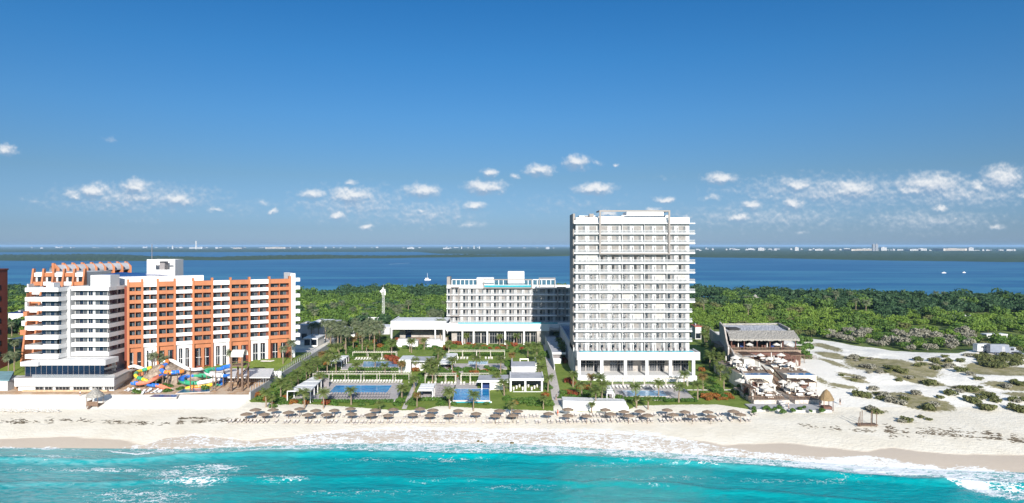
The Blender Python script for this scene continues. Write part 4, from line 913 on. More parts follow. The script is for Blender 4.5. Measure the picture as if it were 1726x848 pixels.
def canopy(front, back, hgt, label, posts=5):        # front / back: (px0, px1, py) of the roof edges at roof height
    z = 3 + hgt
    f0, f1 = PZ(front[0], front[2], z), PZ(front[1], front[2], z); k0, k1 = PZ(back[0], back[2], z), PZ(back[1], back[2], z)
    gz_ = g(f0[0], f0[1]); t = thing('cabana', label, 'cabana', ((f0[0] + f1[0]) / 2, f0[1], gz_))
    b = MB(); b.prism([f0[:2], f1[:2], k1[:2], k0[:2]], z - .22, [z, z, z + .1, z + .1]); b.build('roof', roofw if False else white, t)
    b = MB()
    for i in range(4): b.bar((f0[0] + (k0[0] - f0[0]) * (i + .5) / 4, f0[1] + (k0[1] - f0[1]) * (i + .5) / 4, z + .08), (f1[0] + (k1[0] - f1[0]) * (i + .5) / 4, f1[1] + (k1[1] - f1[1]) * (i + .5) / 4, z + .08), .08)
    b.build('roof_seams', roofw, t)
    for e0, e1 in ((f0, k0), (f1, k1)):
        for i in range(posts):
            u = i / (posts - 1) * .98 + .01; x = e0[0] + (e1[0] - e0[0]) * u; y = e0[1] + (e1[1] - e0[1]) * u; b = MB(); b.box(x - .1, x + .1, y - .1, y + .1, gz_ - .6, z - .22); b.build('post', white, t)
    for i in range(3):
        u = (i + .5) / 3; x = (f0[0] + (k0[0] - f0[0]) * u + f1[0] + (k1[0] - f1[0]) * u) / 2; y = f0[1] + (k0[1] - f0[1]) * u; b = MB(); b.box(x - 1.1, x + 1.1, y - .8, y + .8, gz_ + .02, gz_ + .55); b.box(x - 1.1, x + 1.1, y + .5, y + .8, gz_ + .55, gz_ + 1.1); b.build('daybed', cafe, t)
    b = MB(); w0 = (f0[0] + .4, f0[1] + .5); b.prism([(f0[0] + .2, k0[1] - .5), (f1[0] - .1, k1[1] - .5), (f1[0] - .1, k1[1] - .3), (f0[0] + .2, k0[1] - .3)], gz_, z - .23); b.build('back_screen', cafe, t); return t
decks('pool_deck', [(487, 675), (668, 675.5), (682, 642), (536, 642)], 3.0, 'pale stone deck around the large left pool nearest the beach')
decks('pool_deck', [(574, 623), (692, 623), (684, 601), (592, 601)], 3.5, 'pale stone deck around the pale far left pool')
decks('pool_deck', [(738, 622), (855, 622), (852, 601), (752, 601)], 3.5, 'pale stone deck around the shallow rear pool in mid garden')
decks('pool_deck', [(703, 673), (758, 673), (772, 643), (722, 643)], 3.0, 'narrow pale stone deck left of the overflowing front pool')
decks('pool_deck', [(765, 656), (805, 656), (803, 643), (768, 643)], 3.0, 'pale stone deck at the back of the overflowing front pool')
decks('pool_deck', [(1024, 673), (1172, 674), (1146, 647), (1030, 647)], 3.0, 'pale stone deck below the tower around the right pool')
pool([(554, 663), (651, 663.5), (661, 649.5), (566.5, 649.5)], 3.02, 'big bright blue pool nearest the beach on the left of the garden')
pool([(611, 618.8), (671, 618.8), (671, 609), (614, 609)], 3.52, 'pale blue pool behind the left pergola', poolp)
pool([(789, 615), (822, 615), (822, 608), (791, 608)], 3.52, 'small shallow pool on the rear deck in mid garden', poolp)
pool([(764, 675), (825, 675), (824, 655.5), (767, 655.5)], 3.03, 'front pool with white overflow edge facing the beach')
pool([(1056, 668), (1126, 668), (1117, 658.5), (1049, 658.5)], 3.02, 'pale blue pool on the deck below the tower', poolp)
pool([(806, 583), (891, 583), (889, 578.5), (810, 578.5)], 3.96, 'long blue pool in front of the glazed restaurant', poolw)
pz = PZ(764, 675.4, 3.0); pz1 = PZ(826, 675.4, 3.0)
b = MB(); b.box(pz[0] - .8, pz1[0] + .5, pz[1] - .9, pz[1] - .4, 1.6, 2.95, 0); b.box(pz[0] - .5, pz1[0] + .2, pz[1] - .95, pz[1] - .9, 2.1, 2.9, 1)
solo('overflow_wall', b, [white, turq], 'white overflow wall with turquoise front below the front pool', 'wall', (pz[0], pz[1] - .6, 2))
pergola(527, 690, 645.5, 2.9, 4.2, 'longest cream slatted pergola behind the big left pool', posts=7)
pergola(594, 668, 603.5, 2.2, 2.2, 'cream pergola behind the pale far left pool', posts=4)
pergola(755, 851, 605, 2.9, 3.0, 'cream pergola at the rear of the shallow mid garden pool', posts=5)
pergola(716, 768, 646, 2.6, 3.2, 'short cream pergola left of the central garden path', posts=4)
pergola(776, 824, 646, 2.6, 3.2, 'short cream pergola right of the central garden path', posts=4)
pergola(1032, 1160, 651, 2.4, 1.2, 'thin white pergola frame under the tower terrace wall', posts=8)
canopy((484, 523, 659), (527, 547, 635.5), 3.0, 'long white cabana roof left of the big front pool')
canopy((555, 575.5, 609), (566, 588, 599.5), 2.8, 'small white cabana roof beside the pale far left pool', 4)
canopy((739, 761, 613), (752, 771, 595.5), 3.2, 'white cabana roof left of the shallow rear pool', 4)
canopy((704, 729, 658), (710, 734, 647), 2.6, 'square white cabana roof between the garden path and front pool', 3)
canopy((1023, 1035, 662), (1021, 1029, 650), 2.6, 'narrow white cabana roof at the foot of the tower columns', 3)
# bar with grey roof beside the front pool
def at(px, y): return (px - CX) * y / F
t = thing('pool_bar', 'low grey roofed pool bar with navy serving hatch beside the front pool', 'bar', (at(830, 205), 206, 3))
b = MB(); b.box(at(805, 203), at(857, 203), 203, 212, 5.5, 5.85); b.build('roof', roofg, t)
b = MB(); b.box(at(805, 203) - .1, at(857, 203), 202.8, 203, 5.3, 5.95); b.build('fascia', white, t)
b = MB(); b.box(at(827, 204), at(848, 204), 204, 210, 2.5, 5.5); b.build('wall', cream, t)
b = MB(); b.box(at(813, 206), at(826, 206), 206, 210, 2.5, 5.5); b.build('serving_hatch', navy, t)
for px in (811.5, 825.5): b = MB(); b.box(at(px, 203.5), at(px + 1.5, 203.5), 203.3, 203.7, 2.5, 5.5); b.build('post', white, t)
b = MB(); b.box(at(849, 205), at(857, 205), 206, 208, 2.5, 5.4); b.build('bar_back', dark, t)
# pavilion
t = thing('pool_pavilion', 'two level grey roofed white pavilion beside the main path', 'pavilion', (at(888, 206), 208, 3))
x0, x1 = at(859, 202), at(917, 202)
b = MB(); b.box(x0, x1, 202, 202.4, 6.0, 6.7); b.box(x0, x0 + .35, 202.4, 213, 6.0, 6.7); b.box(x1 - .35, x1, 202.4, 213, 6.0, 6.7); b.build('fascia', white, t)
b = MB(); b.box(x0 + .35, x1 - .35, 202.4, 213, 6.1, 6.5); b.build('roof', roofg, t)
b = MB(); b.box(x0 + .5, x1 - 2.2, 213, 222, 3, 8.0); b.build('upper_block', greyw, t)
b = MB(); b.box(x0 + .4, x1 - 2.1, 212.9, 222.1, 8.0, 8.3); b.build('upper_roof', roofg, t)
for px in (859.3, 884, 912): b = MB(); b.box(at(px, 202.2), at(px + 3, 202.2), 202.02, 202.5, 2.5, 6.0); b.build('column', white, t)
b = MB(); b.box(x0 + .4, x1 - .3, 210.5, 211, 2.8, 6.0); b.build('back_wall', cafe, t)
b = MB()
for i in range(10):
    x = x0 + 1.2 + i * .9; y = 203.6 + (i % 3) * 2; b.box(x - .25, x + .25, y - .25, y + .25, 3.2, 3.28); b.box(x - .25, x + .25, y + .2, y + .26, 3.28, 3.8); b.box(x - .2, x + .2, y - .2, y + .2, 2.7, 3.2)
b.build('seating', offw, t)
b = MB(); b.box(x0 + 1, x1 - 1, 201.2, 201.6, 2.6, 2.95); solo('bar_ledge', b, white, 'low white ledge before the pavilion columns', 'ledge', (x0 + 5, 201.4, 2.6))
# small white service buildings
t = thing('service_building', 'small white garden building with grey flat roof behind the flowering shrubs', 'building', (at(705, 232), 234, 3.2))
b = MB(); b.box(at(672, 230), at(692, 230), 230, 239, 2.8, 7.5); b.box(at(695, 233), at(716, 233), 233, 239, 2.8, 6.2); b.build('wall', white, t)
b = MB(); b.box(at(692, 231), at(729, 231), 231, 240, 6.6, 7.0); b.build('roof', roofg, t)
b = MB(); b.box(at(719, 233), at(721.5, 233), 233, 233.4, 2.8, 6.6); b.build('post', dark, t)
t = thing('garden_wall_block', 'low white walled enclosure with central gate behind the pavilion', 'enclosure', (at(884, 233), 234, 3.3))
b = MB(); b.box(at(862, 232), at(879, 232), 232, 232.4, 2.9, 6.2); b.box(at(889, 232), at(905, 232), 232, 232.4, 2.9, 6.2); b.box(at(879, 233), at(889, 233), 233.4, 233.8, 2.9, 6.2); b.box(at(862, 232), at(862, 232) + .4, 232.4, 243, 2.9, 6.2); b.box(at(905, 232) - .4, at(905, 232), 232.4, 243, 2.9, 6.2); b.build('wall', white, t)
b = MB(); b.box(at(876, 235), at(891, 235), 235, 235.3, 6.7, 7.1); b.box(at(876, 235), at(876, 235) + .3, 235, 235.3, 3, 6.7); b.box(at(891, 235) - .3, at(891, 235), 235, 235.3, 3, 6.7); b.build('gate_frame', cream, t)
# long shed beside the main path
t = thing('covered_walkway', 'long grey roofed walkway beside the main path in the shade of the tower', 'walkway', (at(935, 240), 250, 3.5))
s0, s1, e0, e1 = PZ(931, 594, 7.6), PZ(947, 594, 7.6), PZ(918, 564, 7.6), PZ(935, 564, 7.6)
b = MB(); b.prism([s0[:2], s1[:2], e1[:2], e0[:2]], 7.2, 7.6); b.build('roof', roofg, t)
b = MB(); b.prism([(s0[0] - .3, s0[1] - .4), (s0[0], s0[1] - .4), (e0[0], e0[1]), (e0[0] - .3, e0[1])], 3, [7.9, 7.9, 7.9, 7.9]); b.prism([(s0[0] - .1, s0[1] - 12), (s0[0] + .2, s0[1] - 12), (s0[0], s0[1] - .41), (s0[0] - .3, s0[1] - .41)], 2.6, [4.6, 4.6, 7.9, 7.9]); b.build('side_wall', whiteb, t)
b = MB(); b.box(s0[0] + .1, s1[0], s0[1] + .5, s0[1] + .8, 3, 5.4); b.build('front_wall', white, t)
b = MB(); b.box(s0[0] + .1, s1[0], s0[1] + .9, s0[1] + 1.1, 5.4, 7.2); b.build('louvre', cafe, t)
b = MB(); b.box(s0[0] + .05, s1[0] + 1.5, s0[1] - .3, s0[1] - .02, 6.9, 7.65); b.build('fascia', white, t)
# retaining wall
p0, p1 = PG(949, 692), PG(1051, 692)
b = MB(); b.prism([(p0[0], p0[1]), (p1[0] + .6, p1[1] - .2), (p1[0] + .9, p1[1] + 5), (p0[0], p0[1] + 5)], 1.6, [4.9, 4.7, 4.3, 4.9]); b.prism([(p1[0] + .6, p1[1] - .2), (p1[0] + 1.4, p1[1] + .2), (p1[0] + 1.5, p1[1] + 5), (p1[0] + .9, p1[1] + 5)], 1.6, [4.0, 3.2, 3.2, 3.6])
solo('retaining_wall', b, white, 'long white retaining wall on the sand right of the main path', 'wall', (p0[0] + 7, p0[1], 2))
# boundary walls
b = MB()
ws = [(187 + i * 4.1) for i in range(31)]
for i in range(30):
    y0, y1 = ws[i], ws[i + 1]; xa, xb = float(wallX(y0)), float(wallX(y1)); top = lambda y: np.interp(y, [187, 205, 230, 250, 310], [5.4, 7.6, 10.6, 11.4, 8.2]); b.prism([(xa - .25, y0), (xa + .25, y0), (xb + .25, y1), (xb - .25, y1)], 1.5, [top(y0), top(y0), top(y1), top(y1)])
solo('boundary_wall', b, stonew, 'dark stone boundary wall climbing inland between lawn and beach club', 'wall', (70, 200, 2.5))
t = thing('boundary_fence', 'grey concrete boundary wall topped with railings beside the water slides', 'wall', (LW, 200, 3))
b = MB(); b.prism([(LW - .2, 190), (LW + .2, 190), (LW + .2, 290), (LW - .2, 290)], 1.5, [5.2, 5.2, 7.3, 7.3]); b.build('wall', greyw, t)
b = MB()
for i in range(50): y = 190.3 + i * 2; z = 5.2 + 2.1 * i / 50; b.box(LW - .06, LW + .06, y, y + .1, z, z + 1.5)
b.bar((LW, 190.3, 6.7), (LW, 290, 8.8), .1); b.build('railing', metal, t)

# ------------------------------------------------------------------ palms
prng = np.random.default_rng(5)
def palm_root(name, label, cm, h, L, nf, droop, r=.17, skirt=False):
    t = thing(name, label, 'palm tree', (0, 0, 0)); v, q = palm_crown(nf, L, prng, droop); v = v + np.array([.25, 0, h])
    link('crown', fast_mesh(name + '_crown', v, q, cm), t)
    b = MB(); b.tube([(0, 0, -.6), (.02, 0, h * .3), (.12, 0, h * .7), (.25, 0, h)], [r * 1.3, r, r * .85, r * .8], 7); b.build('trunk', trunkm, t)
    if skirt:
        v, q = palm_crown(9, L * .55, prng, 1.6); v[:, 2] = v[:, 2] * .5 - .5; link('dead_fronds', fast_mesh(name + '_skirt', v + np.array([.25, 0, h]), q, palmd), t)
    return t
LABP = 'garden palm'
date = [Series(palm_root('date_palm', LABP, palmg, 4.6, 2.6, 23, .8, .22)), Series(palm_root('date_palm', LABP, palmg, 4.2, 2.4, 20, 1.0, .2, True)), Series(palm_root('date_palm', LABP, palmg, 5.2, 2.8, 24, .7, .2))]
fan = [Series(palm_root('fan_palm', LABP, palmg, 3.2, 1.5, 30, .5, .24, True))]
dry = [Series(palm_root('dry_palm', LABP, palmd, 4.4, 2.1, 26, 1.0, .2))]
coco = [Series(palm_root('coconut_palm', LABP, cocol, 8.0, 3.3, 20, 1.15, .2)), Series(palm_root('coconut_palm', LABP, cocol, 6.6, 3.2, 18, 1.3, .2))]
PAL = {'d': date, 'f': fan, 'r': dry, 'c': coco}; HT = {'d': [4.6, 4.2, 5.2], 'f': [3.2], 'r': [4.4], 'c': [8.0, 6.6]}
def plant(px, py, kind='d', scale=1.0, foot=None):
    i = R.randrange(len(PAL[kind])); h = HT[kind][i]
    if foot: p_ = PG(px, foot); 
    else: p_ = PG(px, py, h * scale + .3)
    if foot:
        top = H - (py - HY) * p_[1] / F; scale = min(1.7, max(.6, (top - p_[2]) / (h + .3)))
    z = g(p_[0], p_[1]); return PAL[kind][i].put((p_[0], p_[1], z), R.random() * 6.28, scale)
c3 = lambda x, y: (420 + x / 4.711, 540 + y / 4.711); c4 = lambda x, y: (640 + x / 3.262, 440 + y / 3.262); c5 = lambda x, y: (900 + x / 2.356, 340 + y / 2.356); c8 = lambda x, y: (1160 + x / 4.99, 530 + y / 4.99); c2 = lambda x, y: (200 + x / 3.14, 420 + y / 3.14)
groups = {'front': [], 'leftslope': [], 'mid': [], 'right': [], 'hotel': [], 'grove': []}
for x, y, ft in ((440, 560, 700), (590, 565, 700), (810, 545, 670), (1040, 660, 740), (1215, 530, 640), (135, 560, 690), (180, 610, 700)):
    px, py = c3(x, y); groups['front'].append(plant(px, py, 'd', 1, 540 + ft / 4.711))
for x, y in ((250, 480), (335, 455), (390, 415), (455, 345), (515, 300), (575, 260), (640, 250), (715, 195), (825, 140), (930, 180), (970, 60), (1130, 170), (480, 380), (545, 330), (660, 200), (760, 150), (880, 110), (620, 300), (300, 520), (700, 110), (780, 90), (850, 70), (560, 430), (1020, 110), (690, 290)):
    px, py = c3(x, y); groups['leftslope'].append(plant(px, py, R.choice('dddddr')))
for x, y in ((1275, 165), (850, 345), (1000, 290), (1080, 350), (1210, 330)): px, py = c3(x, y); groups['mid'].append(plant(px, py, 'd', .85))
for x, y, k in ((70, 440, 'd'), (175, 435, 'd'), (245, 430, 'd'), (375, 405, 'f'), (475, 405, 'd'), (585, 410, 'f'), (660, 410, 'd'), (755, 405, 'd'), (855, 410, 'f'), (380, 450, 'd'), (550, 460, 'd'), (700, 440, 'f'), (815, 460, 'd'), (320, 490, 'd'), (280, 545, 'd'), (400, 540, 'd'), (530, 530, 'd'), (665, 535, 'd'), (725, 510, 'r'), (640, 620, 'd'), (200, 540, 'd'), (250, 580, 'd'), (120, 560, 'r'), (190, 640, 'd'), (120, 690, 'd'), (725, 780, 'd'), (685, 660, 'd'), (860, 490, 'd'), (875, 530, 'd'), (890, 580, 'd'), (925, 635, 'd'), (310, 560, 'd'), (345, 510, 'd'), (290, 600, 'd'), (865, 460, 'd'), (970, 390, 'd'), (985, 430, 'd'), (1000, 470, 'd'), (1015, 450, 'd')):
    px, py = c4(x, y); groups['mid'].append(plant(px, py, k, .9))
for x, y, ft, k in ((205, 730, 800, 'r'), (385, 710, 812, 'd'), (515, 730, 825, 'd'), (900, 750, 815, 'd')): px, py = c4(x, y); groups['front'].append(plant(px, py, k, 1, 440 + ft / 3.262))
for x, y, k in ((155, 680, 'd'), (190, 720, 'd'), (225, 690, 'r'), (260, 695, 'd'), (245, 745, 'd'), (405, 730, 'd'), (407, 775, 'f'), (453, 780, 'f'), (495, 715, 'd'), (575, 730, 'd'), (595, 680, 'd'), (650, 720, 'd'), (672, 690, 'r'), (270, 720, 'd'), (228, 800, 'f')):
    px, py = c5(x, y); groups['right'].append(plant(px, py, k, .95 if k != 'f' else .85))
for x, y in ((300, 510), (365, 460), (240, 390), (290, 380), (230, 340), (210, 290), (215, 245), (140, 160), (330, 400), (250, 300), (270, 440), (190, 260), (160, 200), (280, 340), (180, 330), (120, 110)):
    px, py = c8(x, y); groups['right'].append(plant(px, py, R.choice('ddddf') if y < 440 else 'd', .95))
for x, y in ((150, 520), (215, 545), (370, 500), (425, 500), (495, 490), (570, 480), (590, 540), (645, 465), (720, 465), (755, 440), (835, 455), (915, 490), (870, 520), (180, 560), (240, 575)): px, py = c2(x, y); groups['hotel'].append(plant(px, py, 'c', .78))
for x, y in ((20, 545), (12, 555), (25, 575), (14, 600), (24, 595), (40, 540)): groups['hotel'].append(plant(x, y, 'c', .85))
for i in range(64):
    px = R.uniform(508, 752); py = R.uniform(508, 548) - (px - 508) * .02
    if R.random() < .25: px, py = R.uniform(520, 640), R.uniform(540, 560)
    if 640 < px < 655 and py > 520: continue
    groups['grove'].append(plant(px, py, 'c', R.uniform(.85, 1.15)))
for i in range(18): groups['grove'].append(plant(R.uniform(1180, 1726), R.uniform(492, 516), 'c', R.uniform(.9, 1.2)))
LBL = {'front': ('palms along the edge of the beach', 'feathery palm with bare trunk standing at the sand edge, %s from the left'), 'leftslope': ('palms on the left garden slope', 'palm among the shrubs of the sloping left garden, %s from the left'),
       'mid': ('palms between the garden pools', 'palm between the pools of the middle garden, %s from the left'), 'right': ('palms around the foot of the tower', 'palm on the lawn beside the white tower, %s from the left'),
       'hotel': ('palms before the orange hotel', 'tall coconut palm by the orange hotel, %s from the left'), 'grove': ('coconut palms inland', 'grey green coconut palm in the inland wood, %s from the left')}
for k, os_ in groups.items():
    for o in os_: o['group'] = LBL[k][0]
    number(os_, LBL[k][1])

# ------------------------------------------------------------------ shrubs, hedges and flower beds
def shrub_root(name, cat_, mtl, var): t = thing(name, name, cat_, (0, 0, 0)); v, q = shrub_vars[var]; o = link('foliage', fast_mesh(name + '_foliage', v, q, mtl), t); b = MB(); b.tube([(0, 0, -.2), (.05, 0, .9)], [.08, .03], 5); b.build('stem', barkm, t); return t
SH = {'g': Series(shrub_root('green_shrub', 'shrub', hedgem, 0)), 'r': Series(shrub_root('red_flower_shrub', 'shrub', leafr, 1)), 'o': Series(shrub_root('orange_flower_shrub', 'shrub', leaff, 2)), 'm': Series(shrub_root('leafy_shrub', 'shrub', leafm, 3))}
def shrub(k, px, py, s=1.0): p_ = PG(px, py); return SH[k].put((p_[0], p_[1], p_[2] - .1), R.random() * 6, (s, s, s * R.uniform(.7, 1)))
for x, y, s in ((1140, 320, 1.5), (1170, 345, 1.4), (1110, 310, 1.2), (1175, 170, 1.2), (640, 310, .9)): px, py = c3(x, y); shrub('r', px, py, s)
for px, py in ((765, 580), (775, 581), (790, 580.5), (800, 586), (812, 587), (825, 588), (850, 586), (664, 574), (669, 578), (704, 574), (709, 570), (713, 572), (953, 662), (962, 664), (970, 665), (957, 645), (966, 648), (950, 609), (880, 590), (738, 585)): shrub('r', px, py, R.uniform(.6, 1.1))
for px, py in ((946, 607), (955, 612), (980, 655), (990, 657), (615, 584), (632, 578), (640, 586), (1189, 671), (1198, 670), (1207, 671), (1216, 671), (1226, 670), (1232, 672), (1194, 674), (1212, 674), (1222, 674), (560, 604), (548, 617), (530, 630), (758, 584), (750, 586), (432, 668), (840, 590), (705, 615), (700, 626)): shrub('o', px, py, R.uniform(.6, 1.1))
for i in range(95):
    u = R.random(); px = 428 + u * 190 + R.uniform(-8, 34); py = 678 - u * 105 + R.uniform(-6, 10); shrub(R.choice('ggmmm'), px, py, R.uniform(.6, 1.25))
for x0, x1, y, n in ((728, 772, 627, 14), (785, 830, 626, 12), (862, 905, 616, 12), (690, 720, 640, 8), (735, 760, 600, 8), (850, 860, 615, 8), (900, 930, 600, 9), (700, 760, 585, 14), (760, 900, 590, 26), (940, 1000, 668, 14), (985, 1030, 660, 10), (1175, 1190, 668, 6), (945, 970, 605, 9), (640, 672, 590, 10), (600, 660, 575, 16), (735, 750, 640, 5), (925, 960, 575, 12), (1000, 1050, 675, 8), (850, 935, 680, 14), (1240, 1262, 660, 10)):
    for i in range(n): shrub(R.choice('ggm'), R.uniform(x0, x1), y + R.uniform(-5, 5), R.uniform(.5, 1.0))
DK = [(484, 612, 694, 680), (555, 592, 694, 624), (735, 590, 856, 622), (700, 640, 860, 682), (856, 612, 920, 674), (930, 590, 960, 700), (1020, 640, 1175, 675), (668, 588, 732, 620), (860, 590, 910, 616), (910, 560, 955, 625), (948, 672, 1056, 696)]
n_ = 0
while n_ < 150:
    py = R.uniform(582, 684); u = R.random(); xl_ = np.interp(py, [582, 684], [600, 430]); px = xl_ + (960 - xl_) * u
    if any(a <= px <= c_ and b_ <= py <= d_ for a, b_, c_, d_ in DK): continue
    if abs(px - np.interp(py, [572, 690], [919, 941])) < 11 or abs(px - np.interp(py, [640, 690], [703, 681])) < 6: continue
    shrub(R.choice('gggmmmmmor'), px, py, R.uniform(.45, 1.05)); n_ += 1
for i in range(40): shrub(R.choice('ggggmmmmo'), R.uniform(1180, 1236), R.uniform(580, 676), R.uniform(.5, 1.0))
for i in range(26): shrub(R.choice('ggm'), R.uniform(222, 375), R.uniform(640, 664), R.uniform(.4, .9))
for k, gl, lb in (('g', 'green shrubs in the hotel garden', 'rounded green garden shrub, %s from the left among the green ones'), ('m', 'leafy shrubs in the hotel garden', 'loose leafy garden shrub, %s from the left among the leafy ones'), ('r', 'red flowering shrubs', 'red flowering shrub in the garden, %s from the left of the red ones'), ('o', 'orange flowering shrubs', 'orange flowering shrub in the garden, %s from the left of the orange ones')):
    for o in SH[k].all: o['group'] = gl
    number(SH[k].all, lb)
def hedge(px0, px1, py, h, dep, label, rng=np.random.default_rng(9)):
    a, c_ = PG(px0, py), PG(px1, py); n = max(3, int((c_[0] - a[0]) / .8)); bl = [((a[0] + (c_[0] - a[0]) * i / (n - 1)), a[1] + rng.normal() * .1, g(a[0], a[1]) + h * .45, dep, h * .6) for i in range(n)]
    v, q = leaf_cloud(n * 120, bl, .2, rng); org = np.array([(a[0] + c_[0]) / 2, a[1], g(a[0], a[1])]); o = link('hedge', fast_mesh('hedge', v - org, q, hedgem)); o.location = org; tag(o, label, 'hedge')
hedge(490, 560, 678, .9, .5, 'clipped green hedge on the beach edge before the long cabana'); hedge(565, 660, 678.5, .9, .5, 'clipped green hedge along the beach side of the big left pool'); hedge(590, 690, 625, 1.2, .6, 'green hedge along the front of the pale far left pool')
hedge(708, 754, 676, 1.1, .6, 'green hedge below the square cabana'); hedge(868, 905, 676, .9, .5, 'low hedge along the pavilion front'); hedge(1054, 1120, 676, 1.2, .6, 'left half of the green hedge before the right pool'); hedge(1122, 1172, 677.5, 1.0, .6, 'right half of the hedge before the right pool')
hedge(1176, 1200, 668, .9, .5, 'short green hedge at the end of the right pool deck'); hedge(550, 690, 640, 1.5, .5, 'dark hedge under the longest pergola'); hedge(716, 768, 641, 1.2, .5, 'dark hedge under the left short pergola'); hedge(776, 824, 641, 1.2, .5, 'dark hedge under the right short pergola'); hedge(772, 850, 600, 1.2, .5, 'hedge behind the rear deck loungers'); hedge(600, 668, 600, 1.0, .5, 'hedge behind the far left pool loungers')
for i in range(5):
    a = (1236 + i * 6, 640 + i * 8); hedge(a[0] - 2, a[0] + 5, a[1], 1.6, .8, 'clump of green shrubbery at the boundary wall foot, %s from the left' % nth(i + 1))

# ------------------------------------------------------------------ beach umbrellas and loungers
t = thing('beach_umbrella', 'umbrella', 'umbrella', (0, 0, 0), 0, 'thatched umbrellas on the beach')
b = MB(); b.lathe([(.05, 2.5), (.5, 2.36), (1.0, 2.19), (1.42, 2.02), (1.46, 1.93), (.9, 2.04), (.05, 2.25)], 20, jit=.018); b.build('canopy', thatch, t)
b = MB(); b.tube([(0, 0, -.3), (0, 0, 2.5)], .06, 7); b.build('pole', wood, t)
US = Series(t); back, frontr = [], []
for x, y in ((145, 152), (208, 122), (270, 150), (330, 120), (437, 140), (514, 112), (570, 155), (625, 125), (700, 153), (754, 122), (866, 110), (872, 150), (1005, 155), (1037, 120), (1125, 155), (1162, 118), (1297, 150), (1347, 115), (1418, 158), (1437, 125), (1550, 158), (1613, 125)):
    px, py = 380 + x / 4.11, 660 + y / 4.11; o = US.put(PG(px, py, 2.25), R.random() * 6, R.uniform(.94, 1.04)); o.location.z -= 2.25; (frontr if y > 135 else back).append(o)
for x, y in ((78, 123), (190, 135), (215, 108), (293, 132), (320, 108), (500, 123), (612, 100), (612, 135), (720, 135), (830, 100), (860, 125), (938, 110), (965, 135), (1030, 108), (1075, 135), (1190, 102), (1225, 127), (1292, 112), (1335, 137), (1425, 112), (1443, 138), (1575, 112), (1615, 128)):
    px, py = 780 + x / 3.452, 660 + y / 3.452; o = US.put(PG(px, py, 2.25), R.random() * 6, R.uniform(.94, 1.04)); o.location.z -= 2.25; (frontr if y > 120 else back).append(o)
number(frontr, 'brown thatched beach umbrella of the row nearer the sea, %s from the left'); number(back, 'brown thatched beach umbrella of the row nearer the gardens, %s from the left')
def lounger_root(name, mt, cushion):
    t = thing(name, 'lounger', 'sun lounger', (0, 0, 0)); b = MB(); b.box(-.3, .3, -.95, .35, .24, .34); b.build('seat', mt, t)
    b = MB(); k0 = 0; b.prism([(-.3, .36), (.3, .36), (.3, .95), (-.3, .95)], [.26, .26, .62, .62], [.36, .36, .74, .74]); b.build('backrest', mt, t)
    b = MB()
    for sx_ in (-.26, .26):
        for y in (-.85, .3): b.box(sx_ - .03, sx_ + .03, y - .03, y + .03, -.05, .18)
        b.box(sx_ - .03, sx_ + .03, -.9, .9, .18, .238)
    b.box(-.23, .23, -.88, -.82, .18, .236); b.box(-.23, .23, .27, .33, .18, .236)
    b.build('frame', metal, t); return t
taupe = mat('taupe_mesh', (0.52, 0.46, 0.41), 0.9, 0.15, 2)
LS = Series(lounger_root('beach_lounger', taupe, False)); rows = {0: [], 1: []}
umb = [o.location for o in US.all]
x = at(386, 171)
while x < at(1264, 171):
    px = CX + F * x / 171
    for k in range(2 if R.random() < .75 else 1):
        o = LS.put((x, 171 + R.uniform(-.25, .25), 0), R.uniform(-.05, .05)); o.location.z = g(o.location.x, o.location.y); rows[0].append(o); x += .82
    x += R.choice((.35, .5, .6, 1.5)) + (2.2 if 905 < px < 911 else 0)
x = at(430, 176)
while x < at(1275, 176):
    px = CX + F * x / 176
    if not (930 < px < 956 or 545 < px < 556 or 660 < px < 672):
        o = LS.put((x, 175.7 + R.uniform(-.5, .6), 0), R.uniform(-.05, .05)); o.location.z = g(o.location.x, o.location.y); rows[1].append(o)
    x += R.choice((.85, .85, .9, 1.3, 2.0))
for r_, nm in ((0, 'nearer the sea'), (1, 'nearer the gardens')):
    for o in rows[r_]: o['group'] = 'taupe loungers on the beach'
    number(rows[r_], 'taupe beach lounger in the row ' + nm + ', %s from the left')
PL = Series(lounger_root('pool_lounger', offw, True)); pls = {}
def prow(key, px0, px1, py, z, n, skip=()):
    for i in range(n):
        if i in skip: continue
        p_ = PZ(px0 + (px1 - px0) * i / max(1, n - 1), py, z); o = PL.put((p_[0], p_[1], z), R.uniform(-.06, .06), 1.05); pls.setdefault(key, []).append(o)
prow('on the deck behind the big left pool', 554, 676, 645, 3.0, 26); prow('on the far left pool deck', 600, 652, 606.5, 3.5, 12); prow('on the rear deck under the mid garden pergola', 772, 850, 605.5, 3.5, 16, (4, 8, 12)); prow('under the left short pergola', 722, 767, 648.5, 3.0, 9, (3,)); prow('under the right short pergola', 777, 803, 648.5, 3.0, 6, (2,)); prow('below the tower terrace wall', 1034, 1138, 654.5, 3.0, 17)
for k, os_ in pls.items():
    for o in os_: o['group'] = 'cream pool loungers'
    number(os_, 'cream lounger ' + k + ', %s from the left')
GL = Series(lounger_root('grey_lounger', cafe, True)); gl = []
for py, a, c_, n in ((666.6, 558, 655, 22), (671, 556, 654, 22)):
    row = []
    for i in range(n): p_ = PZ(a + (c_ - a) * i / (n - 1), py, 3.0); o = GL.put((p_[0], p_[1], 3.0), R.uniform(-.05, .05)); row.append(o); o['group'] = 'grey loungers at the big left pool'
    number(row, 'grey lounger before the big left pool, ' + ('upper' if py < 669 else 'lower') + ' row, %s from left')
row = []
for i in range(5):
    for j in range(4): p_ = PZ(737 + j * 4.5 + i * 1.0, 668 - i * 4, 3.0); o = GL.put((p_[0], p_[1], 3.0), R.uniform(-.05, .05)); row.append(o); o['group'] = 'grey loungers beside the square cabana'
number(row, 'grey lounger on the narrow deck right of the square cabana, %s from the left')
